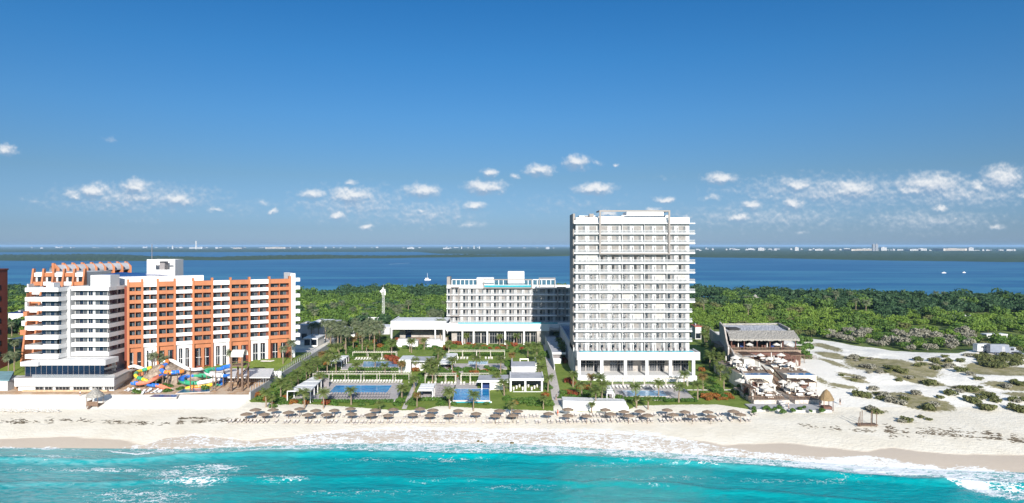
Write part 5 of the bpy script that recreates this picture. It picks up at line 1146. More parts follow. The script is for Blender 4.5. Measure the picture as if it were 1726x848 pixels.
# ------------------------------------------------------------------ water slides and their grounds
c6 = lambda x, y: (210 + x / 7.845, 590 + y / 7.845)
def smooth(P, n=4):
    P = [np.array(p_, float) for p_ in P]; out_ = []
    for i in range(len(P) - 1):
        p0, p1, p2, p3 = P[max(i - 1, 0)], P[i], P[i + 1], P[min(i + 2, len(P) - 1)]
        for j in range(n):
            t_ = j / n; out_.append(0.5 * ((2 * p1) + (p2 - p0) * t_ + (2 * p0 - 5 * p1 + 4 * p2 - p3) * t_ ** 2 + (3 * p1 - p0 - 3 * p2 + p3) * t_ ** 3))
    out_.append(P[-1]); return [tuple(q) for q in out_]
def slide(name, label, pts, r, mats, cyc, trough=False, legs=4):
    P = smooth([PY(*c6(x, y), Y_) for x, y, Y_ in pts]); mid = P[len(P) // 2]
    t = thing('water_slide', label, 'water slide', (mid[0], mid[1], g(mid[0], mid[1])))
    b = MB()
    if trough: b.tube(P, r, 10, lambda i: cyc(i, len(P)), arc=(math.pi * .92, math.pi * 2.08)); b.tube([(p_[0], p_[1], p_[2] - .03) for p_ in P], r * 1.06, 10, lambda i: cyc(i, len(P)), arc=(math.pi * .92, math.pi * 2.08))
    else: b.tube(P, r, 10, lambda i: cyc(i, len(P)))
    b.build('chute', mats, t, smooth=True)
    b = MB()
    for i in range(2, len(P) - 1, 4): b.tube([tuple(np.array(P[i]) - (np.array(P[i + 1]) - np.array(P[i])) * .06), tuple(np.array(P[i]) + (np.array(P[i + 1]) - np.array(P[i])) * .06)], r * 1.12, 10, 0, arc=(math.pi * .92, math.pi * 2.08) if trough else None, cap=False)
    b.build('joint_rings', metal, t)
    for i in range(legs):
        p_ = P[int((i + .5) / legs * len(P))]; z = g(p_[0], p_[1])
        if p_[2] - r - z > .6: b = MB(); b.tube([(p_[0], p_[1], z - .3), (p_[0], p_[1], p_[2] - r)], .16, 6); b.build('support', wood, t)
    return t
slide('a', 'yellow and green enclosed water slide curling at the left end', [(350, 225, 210), (295, 252, 209), (220, 272, 208), (160, 300, 206), (145, 335, 204), (180, 365, 203), (240, 385, 202), (300, 410, 202), (375, 425, 203)], .55, [syel, sgreen], lambda i, n: (i // 4) % 2)
slide('b', 'orange and blue striped tube slide curving down in front of the rock', [(565, 140, 213), (548, 190, 211), (500, 222, 209), (488, 262, 207), (535, 290, 206), (620, 298, 206), (720, 290, 207), (775, 282, 208)], .62, [sora, sblue], lambda i, n: (i // 4) % 2)
slide('c', 'salmon and blue open slide sweeping left below the striped tube', [(530, 318, 206), (460, 340, 204), (395, 375, 202), (300, 415, 201), (190, 432, 200), (100, 425, 200)], .75, [ssal, sblue, swht], lambda i, n: 1 if i < 3 or i > n - 5 else 0, True)
slide('d', 'white and salmon open slide running out beside the terrace pool', [(285, 440, 202), (360, 455, 201), (430, 460, 200.5), (500, 480, 200), (590, 520, 199), (660, 535, 198.5), (740, 545, 198)], .7, [sblue, ssal, swht], lambda i, n: 0 if i < 8 else (1 if i < 16 else 2), True)
slide('e', 'blue white and green open spiral slide from the wooden tower', [(1405, 195, 207), (1330, 215, 206), (1255, 238, 205), (1140, 240, 208), (1085, 270, 208), (1110, 305, 205), (1200, 325, 203), (1330, 325, 203), (1360, 330, 206), (1290, 345, 209), (1130, 335, 209), (960, 325, 209), (820, 340, 208), (750, 375, 205), (775, 410, 202), (880, 428, 201), (1000, 420, 201), (1120, 400, 202), (1240, 375, 204), (1300, 390, 206), (1270, 440, 205), (1150, 490, 203), (1000, 520, 201)], .8, [sblue, swht, sgreen], lambda i, n: (0, 2, 1, 0, 2)[(i // 9) % 5], True, 8)
slide('f', 'fat yellow and orange tube slide ending at the terrace pool', [(1165, 445, 203), (1050, 468, 202), (920, 490, 201), (820, 520, 200), (755, 560, 199), (690, 598, 198), (760, 610, 196.5), (860, 603, 196), (1005, 596, 196)], .75, [syel, sora], lambda i, n: (i // 5) % 2)
slide('g', 'white open flume running along the top of the rock', [(490, 175, 214), (540, 140, 214), (610, 130, 214), (710, 180, 212), (825, 238, 210), (920, 250, 209), (1015, 243, 209)], .6, [swht], lambda i, n: 0, True, 2)
slide('h', 'small white curved slide top next to the orange wall', [(60, 215, 211), (120, 205, 211), (190, 225, 210), (250, 245, 210)], .6, [swht], lambda i, n: 0, True, 2)
# slide tower
t = thing('slide_tower', 'tall wooden slide tower under a curved white canopy', 'slide tower', PG(402, 672)); posts = []
for x, y_, Y_ in ((1410, 640, 196.5), (1555, 640, 196.5), (1500, 590, 201), (1635, 590, 201)):
    bx, by = PY(*c6(x, 600), Y_)[:2]; z0 = g(bx, by); z1 = PY(*c6(x, 205), Y_)[2]; b = MB(); b.tube([(bx, by, z0 - .3), (bx, by, z1 + (2.4 if Y_ < 200 else .8))], .3, 8); b.build('post', wood, t); posts.append((bx, by, z0, z1))
b = MB(); zt = posts[0][3]; b.prism([posts[0][:2], posts[1][:2], posts[3][:2], posts[2][:2]], zt - .3, zt); b.build('platform', wood, t)
b = MB()
for q in (.5, 1.1):
    for i, j in ((0, 1), (1, 3), (3, 2), (2, 0)): b.bar((*posts[i][:2], zt + q), (*posts[j][:2], zt + q), .1)
b.build('railing', wood, t)
b = MB(); b.bar((*posts[0][:2], posts[0][2]), (*posts[2][:2], zt - 2), .16); b.bar((*posts[2][:2], posts[2][2] + 1), (*posts[3][:2], zt - 1), .16); b.bar((*posts[3][:2], posts[3][2]), (*posts[2][:2], zt - 3), .16); b.bar((*posts[1][:2], posts[1][2]), (*posts[3][:2], zt - 3), .16); b.build('brace', wood, t)
b = MB(); cxm = (posts[0][0] + posts[1][0]) / 2; zr = zt + 2.4
b.tube([(posts[0][0] - .2, 198.5, zr), (posts[1][0] + .2, 198.5, zr)], 1.9, 12, 0, arc=(.0, math.pi)); b.build('canopy', offw, t)
b = MB(); b.bar((posts[1][0] + 1.0, 199.5, zt - .2), (posts[1][0] - 4.5, 197.0, g(posts[1][0] - 4, 197) + .1), 1.2, .15); b.build('ramp', wood, t)
tp = []
for i, (x, y0, y1, Y_) in enumerate(((870, 240, 570, 197.5), (1205, 230, 600, 197), (1168, 340, 590, 199), (852, 0, 240, 210), (968, 20, 200, 214), (505, 340, 460, 204), (575, 300, 470, 205), (700, 310, 400, 206))):
    p_ = PY(*c6(x, y1), Y_); q = PY(*c6(x, y0), Y_); b = MB(); gz = g(p_[0], p_[1]); b.tube([(p_[0], p_[1], gz - .3), (p_[0] + .02, p_[1], (gz + q[2]) / 2), (p_[0], p_[1], q[2])], [.24, .21, .17] if i < 3 or i > 4 else [.1, .09, .07], 7); b.lathe([(.3, gz - .2), (.3, gz + .12), (.2, gz + .18)], 8, (p_[0], p_[1])); b.lathe([(.26, q[2] - .1), (.28, q[2] + .06), (.05, q[2] + .14)], 8, (p_[0], p_[1]))
    tp.append(solo('wooden_pole', b, wood, 'pole', 'pole', (p_[0], p_[1], gz), 'poles among the water slides'))
number(tp, 'tall brown wooden pole among the water slides, %s from the left')
# artificial rock
rp = [PY(*c6(x, y), Y_) for x, y, Y_ in ((290, 300, 211), (420, 210, 213), (480, 170, 215), (600, 140, 215), (720, 195, 213), (840, 260, 211), (1010, 260, 211))]
xs_r = np.linspace(rp[0][0] - 2, rp[-1][0] + 1, 60); ys_r = np.linspace(204.5, 217, 26); Xr, Yr, Qr = grid(xs_r, ys_r)
top = np.interp(Xr, [p_[0] for p_ in rp], [p_[2] for p_ in rp]); gl_ = G(Xr, Yr); prof = sstep(Yr, 205.5, 210.5) * (1 - sstep(Yr, 214, 217)) * sstep(Xr, xs_r[0], xs_r[4]) * (1 - sstep(Xr, xs_r[-5], xs_r[-1]))
Zr = gl_ - .3 + (top - gl_ - .2) * prof * (1 + .12 * vnoise(Xr, Yr, 2.2, 301)) + .45 * vnoise(Xr, Yr, 1.1, 302) * prof
oo = np.array([(rp[0][0] + rp[-1][0]) / 2, 211, 4.0]); o = link('rock_mound', fast_mesh('rock_mound', np.stack([Xr, Yr, Zr], -1).reshape(-1, 3) - oo, Qr, stone)); o.location = oo; tag(o, 'brown artificial rock mound behind the colourful slides', 'rock')
pool([(252, 670), (296, 670), (300, 665.5), (262, 665)], 4.06, 'small dark blue terrace pool beside the yellow tube slide', poold); pool([(298, 663), (352, 660.5), (362, 654), (310, 656)], 4.1, 'dark splash pool under the spiral slide', poold)
b = MB(); y = 212; b.box(at(376, y), at(452, y), y, y + .4, 4.2, 7.1, 0); solo('blue_wall', b, mat('blue_paint', (.05, .12, .55), .6, .15, 1), 'bright blue wall behind the slide tower', 'wall', (at(410, y), y, 4.2))
b = MB(); p4 = [PZ(384, 636, 7.15), PZ(455, 636, 7.15), PZ(462, 621, 7.15), PZ(376, 621, 7.15)]; b.prism([p_[:2] for p_ in p4], 6.9, 7.15); b.box(p4[0][0] + .5, p4[1][0] - .5, 212.6, 213, 4, 6.89); solo('white_awning', b, white, 'flat white roof between the blue wall and the hotel lawn', 'roof', (p4[0][0], p4[0][1], 5))
b = MB(); y = 208
for i in range(24): xx = at(376, y) + i * .6; b.box(xx, xx + .08, y, y + .08, 4.0, 5.6)
b.bar((at(376, y), y, 5.6), (at(376, y) + 14, y, 5.6), .08); b.bar((at(376, y), y, 4.6), (at(376, y) + 14, y, 4.6), .08); solo('pool_fence', b, white, 'white picket fence before the blue wall', 'fence', (at(400, y), y, 4))
bun = PG(451, 608); b = MB(); b.lathe([(2.3, 0), (2.1, .12), (1.0, .05), (.05, .04)], 16, jit=.06); o = solo('sand_bunker', b, cream, 'small round sand patch on the orange hotel lawn', 'bunker', (0, 0, 0)); o.location = bun
# terrace planters, chairs and beach-side kiosk by the white base
p_ = PG(160, 684); t = thing('thatched_kiosk', 'thatched lifeguard kiosk on posts over the white sand bank', 'kiosk', p_)
z = p_[2]; X_, Y_ = p_[0], p_[1]; zr = H - (664 - HY) * Y_ / F
b = MB(); b.lathe([(.1, zr + 1.8), (.9, zr + 1.0), (1.9, zr + .1), (2.3, zr - .5), (2.2, zr - .7), (.3, zr + .6)], 14, (X_, Y_), jit=.05); b.build('roof', thatchg, t)
b = MB(); b.box(X_ - 1.6, X_ + 1.6, Y_ - 1.3, Y_ + 1.3, zr - 3.0, zr - 2.75); b.build('floor', wood, t)
for i in (-1, 1):
    for j in (-1, 1): b = MB(); b.tube([(X_ + 1.5 * i, Y_ + 1.2 * j, z - .6), (X_ + 1.5 * i, Y_ + 1.2 * j, zr - .2)], .09, 6); b.build('post', wood, t)
b = MB(); b.box(X_ - 1.55, X_ + 1.55, Y_ - 1.28, Y_ - 1.2, zr - 2.75, zr - 1.8); b.box(X_ - 1.55, X_ - 1.47, Y_ - 1.2, Y_ + 1.2, zr - 2.75, zr - 1.8); b.build('railing', wood, t)
b = MB(); b.bar((X_ - .4, Y_ - 1.4, zr - 2.9), (X_ - .2, Y_ - 2.8, z - .2), .5, .06); b.build('ladder', wood, t)
b = MB(); b.box(at(-60, 197), at(13, 197), 197, 205, 3.6, 7.0, 0); b.prism([(at(-60, 197), 196.6), (at(17, 197), 196.6), (at(22, 205), 205.4), (at(-60, 197), 205.4)], 7.0, [7.2, 7.2, 8.2, 8.2], 1); solo('beach_house', b, [whiteb, mat('teal_roof', (.15, .27, .30), .7, .2)], 'low white hut with teal roof at the left edge', 'hut', (at(0, 197), 199, 4))
b = MB(); b.lathe([(.3, 0), (.42, .6), (.45, .75), (.36, .76), (.3, .6)], 12); o = solo('clay_planter', b, terra, 'round terracotta planter on the terrace by the teal roofed hut', 'planter', (0, 0, 0)); o.location = PG(26, 655)
tc = []
lp = Series(lounger_root('terrace_chair', swht, False))
for i in range(14): o = lp.put(PG(212 + i * 4.5 + R.uniform(-2, 2), 661 + R.uniform(-3, 4)), R.uniform(-.4, .4), .9); o['group'] = 'white chairs on the slide terrace'; tc.append(o)
number(tc, 'white chair on the brown terrace left of the slides, %s from the left')
tc = []; bl_ = Series(lounger_root('sand_lounger', offw, False))
for i in range(26):
    px = 4 + i * 3.7 + R.uniform(-1, 1); o = bl_.put(PG(px, 694 + R.uniform(-1.2, 1.2)), 1.2 + R.uniform(-.2, .2), .95); o['group'] = 'pale loungers on the sand before the white hotel base'; tc.append(o)
number(tc, 'pale lounger on the sand before the orange hotel, %s from the left')

# ------------------------------------------------------------------ beach club on the right
def bx(px0, px1, y, d, z0, z1, m): b = MB(); b.box(at(px0, y), at(px1, y), y, y + d, z0, z1); return b
decking = mat('timber_decking', (0.26, 0.195, 0.145), 0.85, 0.3, 1.5)
t = thing('club_pavilion', 'open beach club pavilion with a broad grey thatched roof', 'pavilion', (at(1287, 238), 242, 8))
ZP = 10.1
b = MB(); b.box(at(1232, 234), at(1350, 234), 234, 257, 4, ZP); b.build('floor_block', decking, t)
b = MB(); ex0, ex1 = at(1229, 235), at(1347, 235); ez = 13.9
nx_ = 50
def thatch_sheet(y0, z0, y1, z1, xa0, xa1, xb0, xb1, th=.45):
    k = len(b.v); n_ = 8
    for s in (0, 1):
        for j in range(n_ + 1):
            for i in range(nx_ + 1):
                u, v = i / nx_, j / n_; x = (xa0 + (xa1 - xa0) * u) * (1 - v) + (xb0 + (xb1 - xb0) * u) * v; b.v.append((x + R.uniform(-.06, .06), y0 + (y1 - y0) * v, z0 + (z1 - z0) * v - s * th + R.uniform(-.09, .09) - (R.uniform(0, .35) if j == 0 and s else 0)))
    N = (nx_ + 1) * (n_ + 1)
    for j in range(n_):
        for i in range(nx_): q = k + j * (nx_ + 1) + i; b.f.append((q, q + 1, q + nx_ + 2, q + nx_ + 1)); b.f.append((N + q, N + q + nx_ + 1, N + q + nx_ + 2, N + q + 1)); b.m += [0, 0]
    for i in range(nx_): b.f.append((k + i, k + N + i, k + N + i + 1, k + i + 1)); b.m.append(0)
thatch_sheet(234.4, ez, 241, 16.0, ex0, ex1, ex0 + 1.2, ex1 + .6); b.build('roof', thatchg, t)
b = MB(); thatch_sheet(240.9, 15.4, 256, 16.2, ex0 + 1.2, ex1 - .6, ex0 + 4.4, ex1 + 1.5, .3); b.build('rear_roof', roofg, t)
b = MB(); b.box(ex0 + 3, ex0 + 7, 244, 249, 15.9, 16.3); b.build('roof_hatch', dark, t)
b = MB(); b.bar((ex0 + 4.4, 256.5, 16.4), (ex1 + 1, 256.5, 16.6), .7, .6); b.bar((ex1 + 1.2, 256, 16.7), (ex1 - .2, 243, 16.3), .7, .6); b.build('roof_ridge', thatchg, t)
for i in range(6): b = MB(); x = ex0 + 1 + i * (ex1 - ex0 - 2) / 5; b.tube([(x, 235.6, ZP), (x, 235.6, ez - .3)], .22, 7); b.build('post', redwood, t)
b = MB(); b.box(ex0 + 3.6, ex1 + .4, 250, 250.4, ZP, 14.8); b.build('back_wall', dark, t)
b = MB(); k0 = 0; b.v = [(ex0 - .9 + dx + (y - 235) * .195, y, z) for dx in (0, .5) for y, z in ((231, 5), (258, 5), (258, 17.2), (243, 17.0), (236, 13.2), (231, 11.6))]
b.f = [tuple(range(5, -1, -1))[::-1], tuple(range(6, 12))[::-1]] + [(i, (i + 1) % 6, 6 + (i + 1) % 6, 6 + i)[::-1] for i in range(6)]; b.m = [0] * 8; b.build('side_wall', stonew, t)
b = MB(); b.bar((ex0 + .3, 235.2, ez - .35), (ex1 - .3, 235.2, ez - .35), .25); b.build('eave_beam', wood, t)
for i in range(6): b = MB(); x = ex0 + 2.2 + i * 3.6; b.box(x, x + 1.5, 240 + (i % 3), 241.2 + (i % 3), ZP, ZP + (.9, 1.4, 2.2)[i % 3]); b.build('furniture', (redwood, navy, cafe)[i % 3], t)
t = thing('club_terrace', 'stepped cream beach club terraces with stone walls and a central stair', 'terrace', (at(1300, 205), 205, 4))
b = MB(); b.box(at(1250, 231), at(1350, 231), 231.5, 234, 4, 9.6); b.build('rear_wall', redwood, t)
b = MB(); b.prism([(at(1236, 231), 220), (at(1252, 231), 220), (at(1250, 231), 233.9), (at(1233, 231), 233.9)], 4, 9.2); b.build('bar_block', cream, t)
b = MB(); b.box(at(1252, 228), at(1272, 228), 226, 231, 9.21, 9.5); b.build('skylight', metal, t)
ZM = 7.4; ZL = 3.9
b = MB(); b.box(at(1251, 203), at(1303, 203), 203, 231.4, 2, ZM); b.build('upper_terrace', cream, t)
b = MB(); b.box(at(1327, 203), at(1376, 203), 203, 231.4, 2, ZM); b.build('upper_terrace', cream, t)
b = MB(); b.box(at(1303.2, 203), at(1326.8, 203), 213, 231.4, 2, ZM - .02); b.build('landing', cream, t)
b = MB(); b.box(at(1256, 203.5), at(1300, 203.5), 203.3, 206.5, ZM, ZM + .06); b.build('pool_water', poold, t)
b = MB(); b.box(at(1332, 203.5), at(1372, 203.5), 203.3, 206.5, ZM, ZM + .06); b.build('pool_water', poold, t)
for px0, px1 in ((1251.3, 1302.7), (1327.3, 1375.7)): b = MB(); b.box(at(px0, 203), at(px1, 203), 206.6, 231.3, ZM, ZM + .03); b.build('timber_deck', decking, t)
for px0, px1, y0, y1, zz in ((1252, 1270, 224, 231, ZM), (1334, 1356, 224, 231, ZM), (1275, 1296, 197, 202, ZL), (1336, 1352, 198, 202.5, ZL), (1358, 1376, 197, 202, ZL), (1264, 1274, 188, 194, ZL)):
    xa, xb = at(px0, y0), at(px1, y0); b = MB()
    for xx in (xa, xb - .15):
        for yy_ in (y0, y1 - .15): b.box(xx, xx + .15, yy_, yy_ + .15, zz, zz + 2.5)
    for q in range(9): b.box(xa + (xb - xa - .1) * q / 8, xa + (xb - xa - .1) * q / 8 + .12, y0 - .2, y1 + .2, zz + 2.65, zz + 2.78)
    b.box(xa - .1, xb + .1, y0, y0 + .15, zz + 2.5, zz + 2.65); b.box(xa - .1, xb + .1, y1 - .15, y1, zz + 2.5, zz + 2.65); b.build('timber_pergola', wood, t)
    b = MB(); b.box(xa + .2, xb - .2, y1 - .6, y1 - .3, zz + .03, zz + 1.9); b.build('timber_screen', redwood, t)
for px0, px1, y, z0, z1 in ((1251, 1303, 231.2, ZM, 8.6), (1327, 1376, 231.2, ZM, 8.6), (1262, 1321, 186.3, ZL, 4.8), (1330, 1384, 186.3, ZL, 4.8), (1232, 1350, 234.2, ZP, 11.0)):
    b = MB(); n_ = 22
    for q in range(n_ + 1): xx = at(px0, y) + (at(px1, y) - at(px0, y) - .1) * q / n_; b.box(xx, xx + .1, y, y + .1, z0, z1)
    b.box(at(px0, y), at(px1, y), y - .03, y + .13, z1, z1 + .1); b.build('timber_rail', wood, t)
for i in range(14): b = MB(); y = 198 + i * 1.05; b.box(at(1304, 203), at(1318, 203), y, y + 1.04, 2, 4.0 + (ZM - 4.0) * (i + 1) / 14); b.build('step', wood if i % 1 == 0 else cream, t)
b = MB(); b.box(at(1318, 203) + .01, at(1326.6, 203), 198, 212.9, 2, 4.6); b.build('stair_bank', cream, t)
for px in (1303, 1319): b = MB(); b.bar((at(px, 203), 197.6, 5.2), (at(px, 203), 212.4, 8.6), .2, .5); b.build('stair_wall', wood, t)

b = MB(); b.box(at(1262, 190), at(1321, 190), 186, 202.9, 1.5, ZL); b.build('lower_terrace', stonew, t)
b = MB(); b.box(at(1330, 190), at(1384, 190), 186, 202.9, 1.5, ZL); b.build('lower_terrace', stonew, t)
b = MB(); b.box(at(1263, 190), at(1320, 190), 186.2, 202.8, ZL, ZL + .02); b.box(at(1331, 190), at(1383, 190), 186.2, 202.8, ZL, ZL + .02); b.build('terrace_paving', decking, t)
b = MB(); b.box(at(1268, 180), at(1324, 180), 179.5, 185.9, .8, 2.9); b.build('sea_wall', greyw, t)
b = MB(); b.box(at(1332, 180), at(1398, 180), 178.5, 185.9, .8, 2.9); b.build('sea_wall', greyw, t)
for i in range(8): b = MB(); y = 176.6 + i * 1.15; b.box(at(1324.5, 180), at(1331.5, 180), y, y + 1.14, .6, 1.6 + (ZL - 1.6) * (i + 1) / 8); b.build('step', greyw, t)
def parasol_root(closed):
    t = thing('white_parasol', 'p', 'parasol', (0, 0, 0)); b = MB(); b.tube([(0, 0, 0), (0, 0, 2.7)], .05, 6); b.build('pole', wood, t)
    b = MB()
    if closed: b.lathe([(.03, 2.75), (.16, 2.3), (.2, 1.4), (.13, 1.0), (.05, 1.0)], 8, jit=.05)
    else: b.lathe([(.04, 2.75), (.8, 2.4), (1.45, 2.05), (1.45, 1.9), (.75, 2.25), (.04, 2.5)], 8)
    b.build('canopy', offw, t); return t
PO, PC = Series(parasol_root(False)), Series(parasol_root(True))
def daybed_root(): 
    t = thing('daybed', 'd', 'daybed', (0, 0, 0)); b = MB(); b.box(-.9, .9, -.9, .9, .0, .35); b.build('base', wood, t); b = MB(); b.box(-.88, .88, -.88, .88, .352, .55); b.build('mattress', offw, t); b = MB(); b.box(-.88, .88, .55, .88, .552, .95); b.build('cushion', white, t); return t
DB = Series(daybed_root())
def chair_root():
    t = thing('club_chair', 'c', 'chair', (0, 0, 0)); b = MB(); b.box(-.27, .27, -.27, .27, .4, .47); b.build('seat', offw, t); b = MB(); b.box(-.27, .27, .22, .28, .47, .95); b.build('backrest', offw, t); b = MB()
    for i in (-.24, .24):
        for j in (-.24, .24): b.box(i - .025, i + .025, j - .025, j + .025, 0, .4)
    b.build('chair_frame', wood, t); return t
CH = Series(chair_root())
def table_root(): t = thing('club_table', 't', 'table', (0, 0, 0)); b = MB(); b.lathe([(.02, .76), (.6, .76), (.6, .71), (.02, .71)], 12); b.build('top', redwood, t); b = MB(); b.tube([(0, 0, 0), (0, 0, .71)], .05, 6); b.build('leg', wood, t); return t
TB = Series(table_root())
CG = {}
def put(S, key, x, y, z, s=1.0): o = S.put((x, y, z), R.random() * 6.28 if S is not DB else R.uniform(-.2, .2), s); CG.setdefault((id(S), key), (S, key, []))[2].append(o)
for key, px0, px1, y0, y1, z, no, nc, nd, nch, nt in (('upper', 1256, 1300, 208, 224, ZM, 4, 9, 8, 30, 8), ('upper', 1330, 1374, 208, 230, ZM, 6, 7, 8, 30, 8), ('lower', 1266, 1318, 188, 202, ZL + .02, 7, 9, 10, 26, 8), ('lower', 1333, 1380, 188, 202, ZL + .02, 7, 5, 8, 18, 6)):
    for S, n in ((PO, no), (PC, nc), (DB, nd), (CH, nch), (TB, nt)):
        for i in range(n): y = y0 + (y1 - y0) * ((i * .618 + R.random() * .3) % 1); put(S, key, at(R.uniform(px0 + 3, px1 - 3), 203 if key == 'upper' else 190), y, z, R.uniform(.9, 1.1))
for i, px in enumerate((1247, 1266, 1296, 1312, 1320, 1333)): put(PO if i % 2 else PC, 'pavilion', at(px, 233), 234.6, ZP, .9)
NM = {id(PO): 'open white parasol', id(PC): 'furled white parasol', id(DB): 'white cushioned daybed', id(CH): 'cream club chair', id(TB): 'round brown club table'}
for (sid, key), (S, k_, os_) in CG.items():
    for o in os_: o['group'] = NM[sid] + 's at the beach club'
    number(os_, NM[sid] + {'upper': ' on the upper club terrace', 'lower': ' on the lower club terrace', 'pavilion': ' in front of the thatched club pavilion'}[key] + ', %s from the left')
for px, py, s, lab in ((1395, 690, 1.0, 'golden thatched hut at the right end of the beach club'),):
    p_ = PG(1393, 691); t = thing('thatched_hut', lab, 'hut', p_); X_, Y_, z = p_; zr = H - (671 - HY) * Y_ / F
    b = MB(); b.lathe([(.1, zr + 2.3), (.8, zr + 1.7), (1.5, zr + .6), (1.9, zr - .4), (1.75, zr - .5), (.3, zr + 1.4)], 16, (X_, Y_), jit=.05); b.build('roof', thatcho, t)
    for i in (-1, 1):
        for j in (-1, 1): b = MB(); b.tube([(X_ + 1.2 * i, Y_ + 1.2 * j, z - .4), (X_ + 1.2 * i, Y_ + 1.2 * j, zr)], .1, 6); b.build('post', redwood, t)
    b = MB(); b.box(X_ - 1.1, X_ + 1.1, Y_ - .9, Y_ + 1, z, z + 1.1); b.build('counter', redwood, t)
for i, (px, py) in enumerate(((1345, 562), (1352, 590), (1357, 600), (1362, 612))):
    p_ = PG(px + 6, py + 12); b = MB()
for i in range(10): p_ = PG(1345 + R.uniform(0, 18), 570 + R.uniform(0, 35)); o = SH['m'].put((p_[0], p_[1], p_[2] - .1), R.random() * 6, R.uniform(1.0, 1.8)); o['group'] = 'scrub beside the beach club'; o['label'] = 'green scrub bush right of the club pavilion, nearest %s' % nth(i + 1)
o_ = sorted(SH['m'].all[-10:], key=sx); number(o_, 'green scrub bush at the right flank of the club pavilion, %s from the left')
for i in range(16): p_ = PZ(R.choice((R.uniform(1270, 1320), R.uniform(1333, 1395))), R.uniform(688, 696), 2.9); o = SH['g'].put((p_[0], p_[1], 2.85), R.random() * 6, R.uniform(.35, .6)); o['group'] = 'small plants on the beach club sea wall'
number(SH['g'].all[-16:], 'low green plant on the sea wall below the beach club, %s from the left')

# ------------------------------------------------------------------ dune bushes, frame, vehicles
def bush_root(name, mtl, var): t = thing(name, 'b', 'bush', (0, 0, 0)); v, q = shrub_vars[var]; link('foliage', fast_mesh(name + '_foliage', v * np.array([1, 1, .75]), q, mtl), t); b = MB(); b.tube([(0, 0, -.2), (.05, 0, .7)], [.07, .03], 5); b.build('stem', barkm, t); return t
BO, BG = Series(bush_root('dune_bush', leafo, 1)), Series(bush_root('dry_dune_bush', leafg, 2)); c7 = lambda x, y: (1400 + x / 2.65, 480 + y / 2.65)
for x, y, s, k in ((135, 500, 1.5, 'o'), (160, 505, 1.3, 'o'), (120, 495, 1.1, 'o'), (205, 575, 1.2, 'o'), (185, 565, 1.0, 'g'), (340, 612, 1.1, 'o'), (320, 615, .8, 'g'), (405, 595, .6, 'o'), (440, 605, .5, 'o'), (620, 520, 1.3, 'o'), (645, 530, 1.2, 'o'), (670, 510, 1.0, 'o'), (700, 500, 1.1, 'o'), (725, 510, 1.1, 'o'), (740, 525, 1.0, 'o'), (695, 560, 1.2, 'o'), (710, 555, 1.1, 'o'), (675, 545, .8, 'o'), (815, 520, 1.2, 'o'), (835, 525, .9, 'g'), (830, 560, 1.3, 'o'), (850, 570, 1.2, 'o'), (785, 460, 1.0, 'g'), (660, 425, 1.0, 'o'), (585, 390, 1.2, 'o'), (622, 405, 1.0, 'g'), (580, 345, 1.1, 'o'), (530, 370, 1.1, 'g'), (525, 345, 1.0, 'o'), (510, 325, .9, 'o'), (460, 345, 1.3, 'o'), (470, 340, 1.0, 'g'), (475, 380, 1.0, 'o'), (610, 320, 1.0, 'g'), (390, 340, 1.2, 'o'), (445, 450, 1.4, 'o'), (430, 440, 1.0, 'o'), (290, 385, 1.4, 'o'), (320, 395, 1.3, 'o'), (260, 375, 1.2, 'o'), (105, 330, 1.3, 'g'), (150, 370, 1.2, 'g'), (180, 375, 1.3, 'g'), (220, 395, 1.0, 'g'), (305, 430, .9, 'o'), (190, 470, 1.0, 'g'), (535, 492, 1.2, 'o'), (600, 470, 1.2, 'o'), (630, 475, 1.1, 'o'), (575, 480, .9, 'g'), (380, 490, 1.2, 'g'), (460, 545, 1.2, 'g'), (440, 560, 1.2, 'o'), (270, 525, 1.3, 'g'), (320, 535, 1.2, 'g'), (240, 500, 1.1, 'g'), (355, 420, 1, 'g'), (850, 450, 1.1, 'o'), (820, 440, 1.1, 'o'), (860, 520, 1, 'o')):
    p_ = PG(*c7(x, y)); S = BO if k == 'o' else BG; o = S.put((p_[0], p_[1], p_[2] - .1), R.random() * 6, s * R.uniform(.85, 1.1)); o['group'] = 'bushes scattered on the dunes'
for i in range(24): p_ = PG(R.uniform(1650, 1726), R.uniform(600, 622) + 0); o = BO.put((p_[0], p_[1], p_[2] - .1), R.random() * 6, R.uniform(.8, 1.5)); o['group'] = 'bushes scattered on the dunes'
for i in range(40): e = R.choice(VEG[:12]); p_ = PG(e[0] + R.uniform(-.9, .9) * e[2], e[1] + R.uniform(-.7, .7) * e[3]); S = R.choice((BO, BG)); o = S.put((p_[0], p_[1], p_[2] - .1), R.random() * 6, R.uniform(.4, .9)); o['group'] = 'bushes scattered on the dunes'
number(BO.all, 'olive green bush on the white dunes, %s from the left among the olive ones'); number(BG.all, 'grey leafless bush on the white dunes, %s from the left among the grey ones')
p_ = PG(1462, 719); t = thing('pole_shelter', 'bare wooden pole frame standing on the upper beach before the dunes', 'shelter', p_); X_, Y_, z = p_
for dx, dy in ((-1.8, 0), (-.7, 1.2), (.9, 0), (1.8, 1.2), (2.0, -.4)): b = MB(); b.tube([(X_ + dx, Y_ + dy, z - .5), (X_ + dx + .05, Y_ + dy, z + 3.6)], .09, 6); b.build('post', wood, t)
b = MB(); b.box(X_ - 2.2, X_ + 2.4, Y_ - .5, Y_ + 1.4, z + .35, z + .55); b.build('platform', wood, t); b = MB(); b.bar((X_ - 2.7, Y_ - .8, z + .2), (X_ - 1.8, Y_ + .4, z + 2.2), .14); b.build('brace', wood, t)
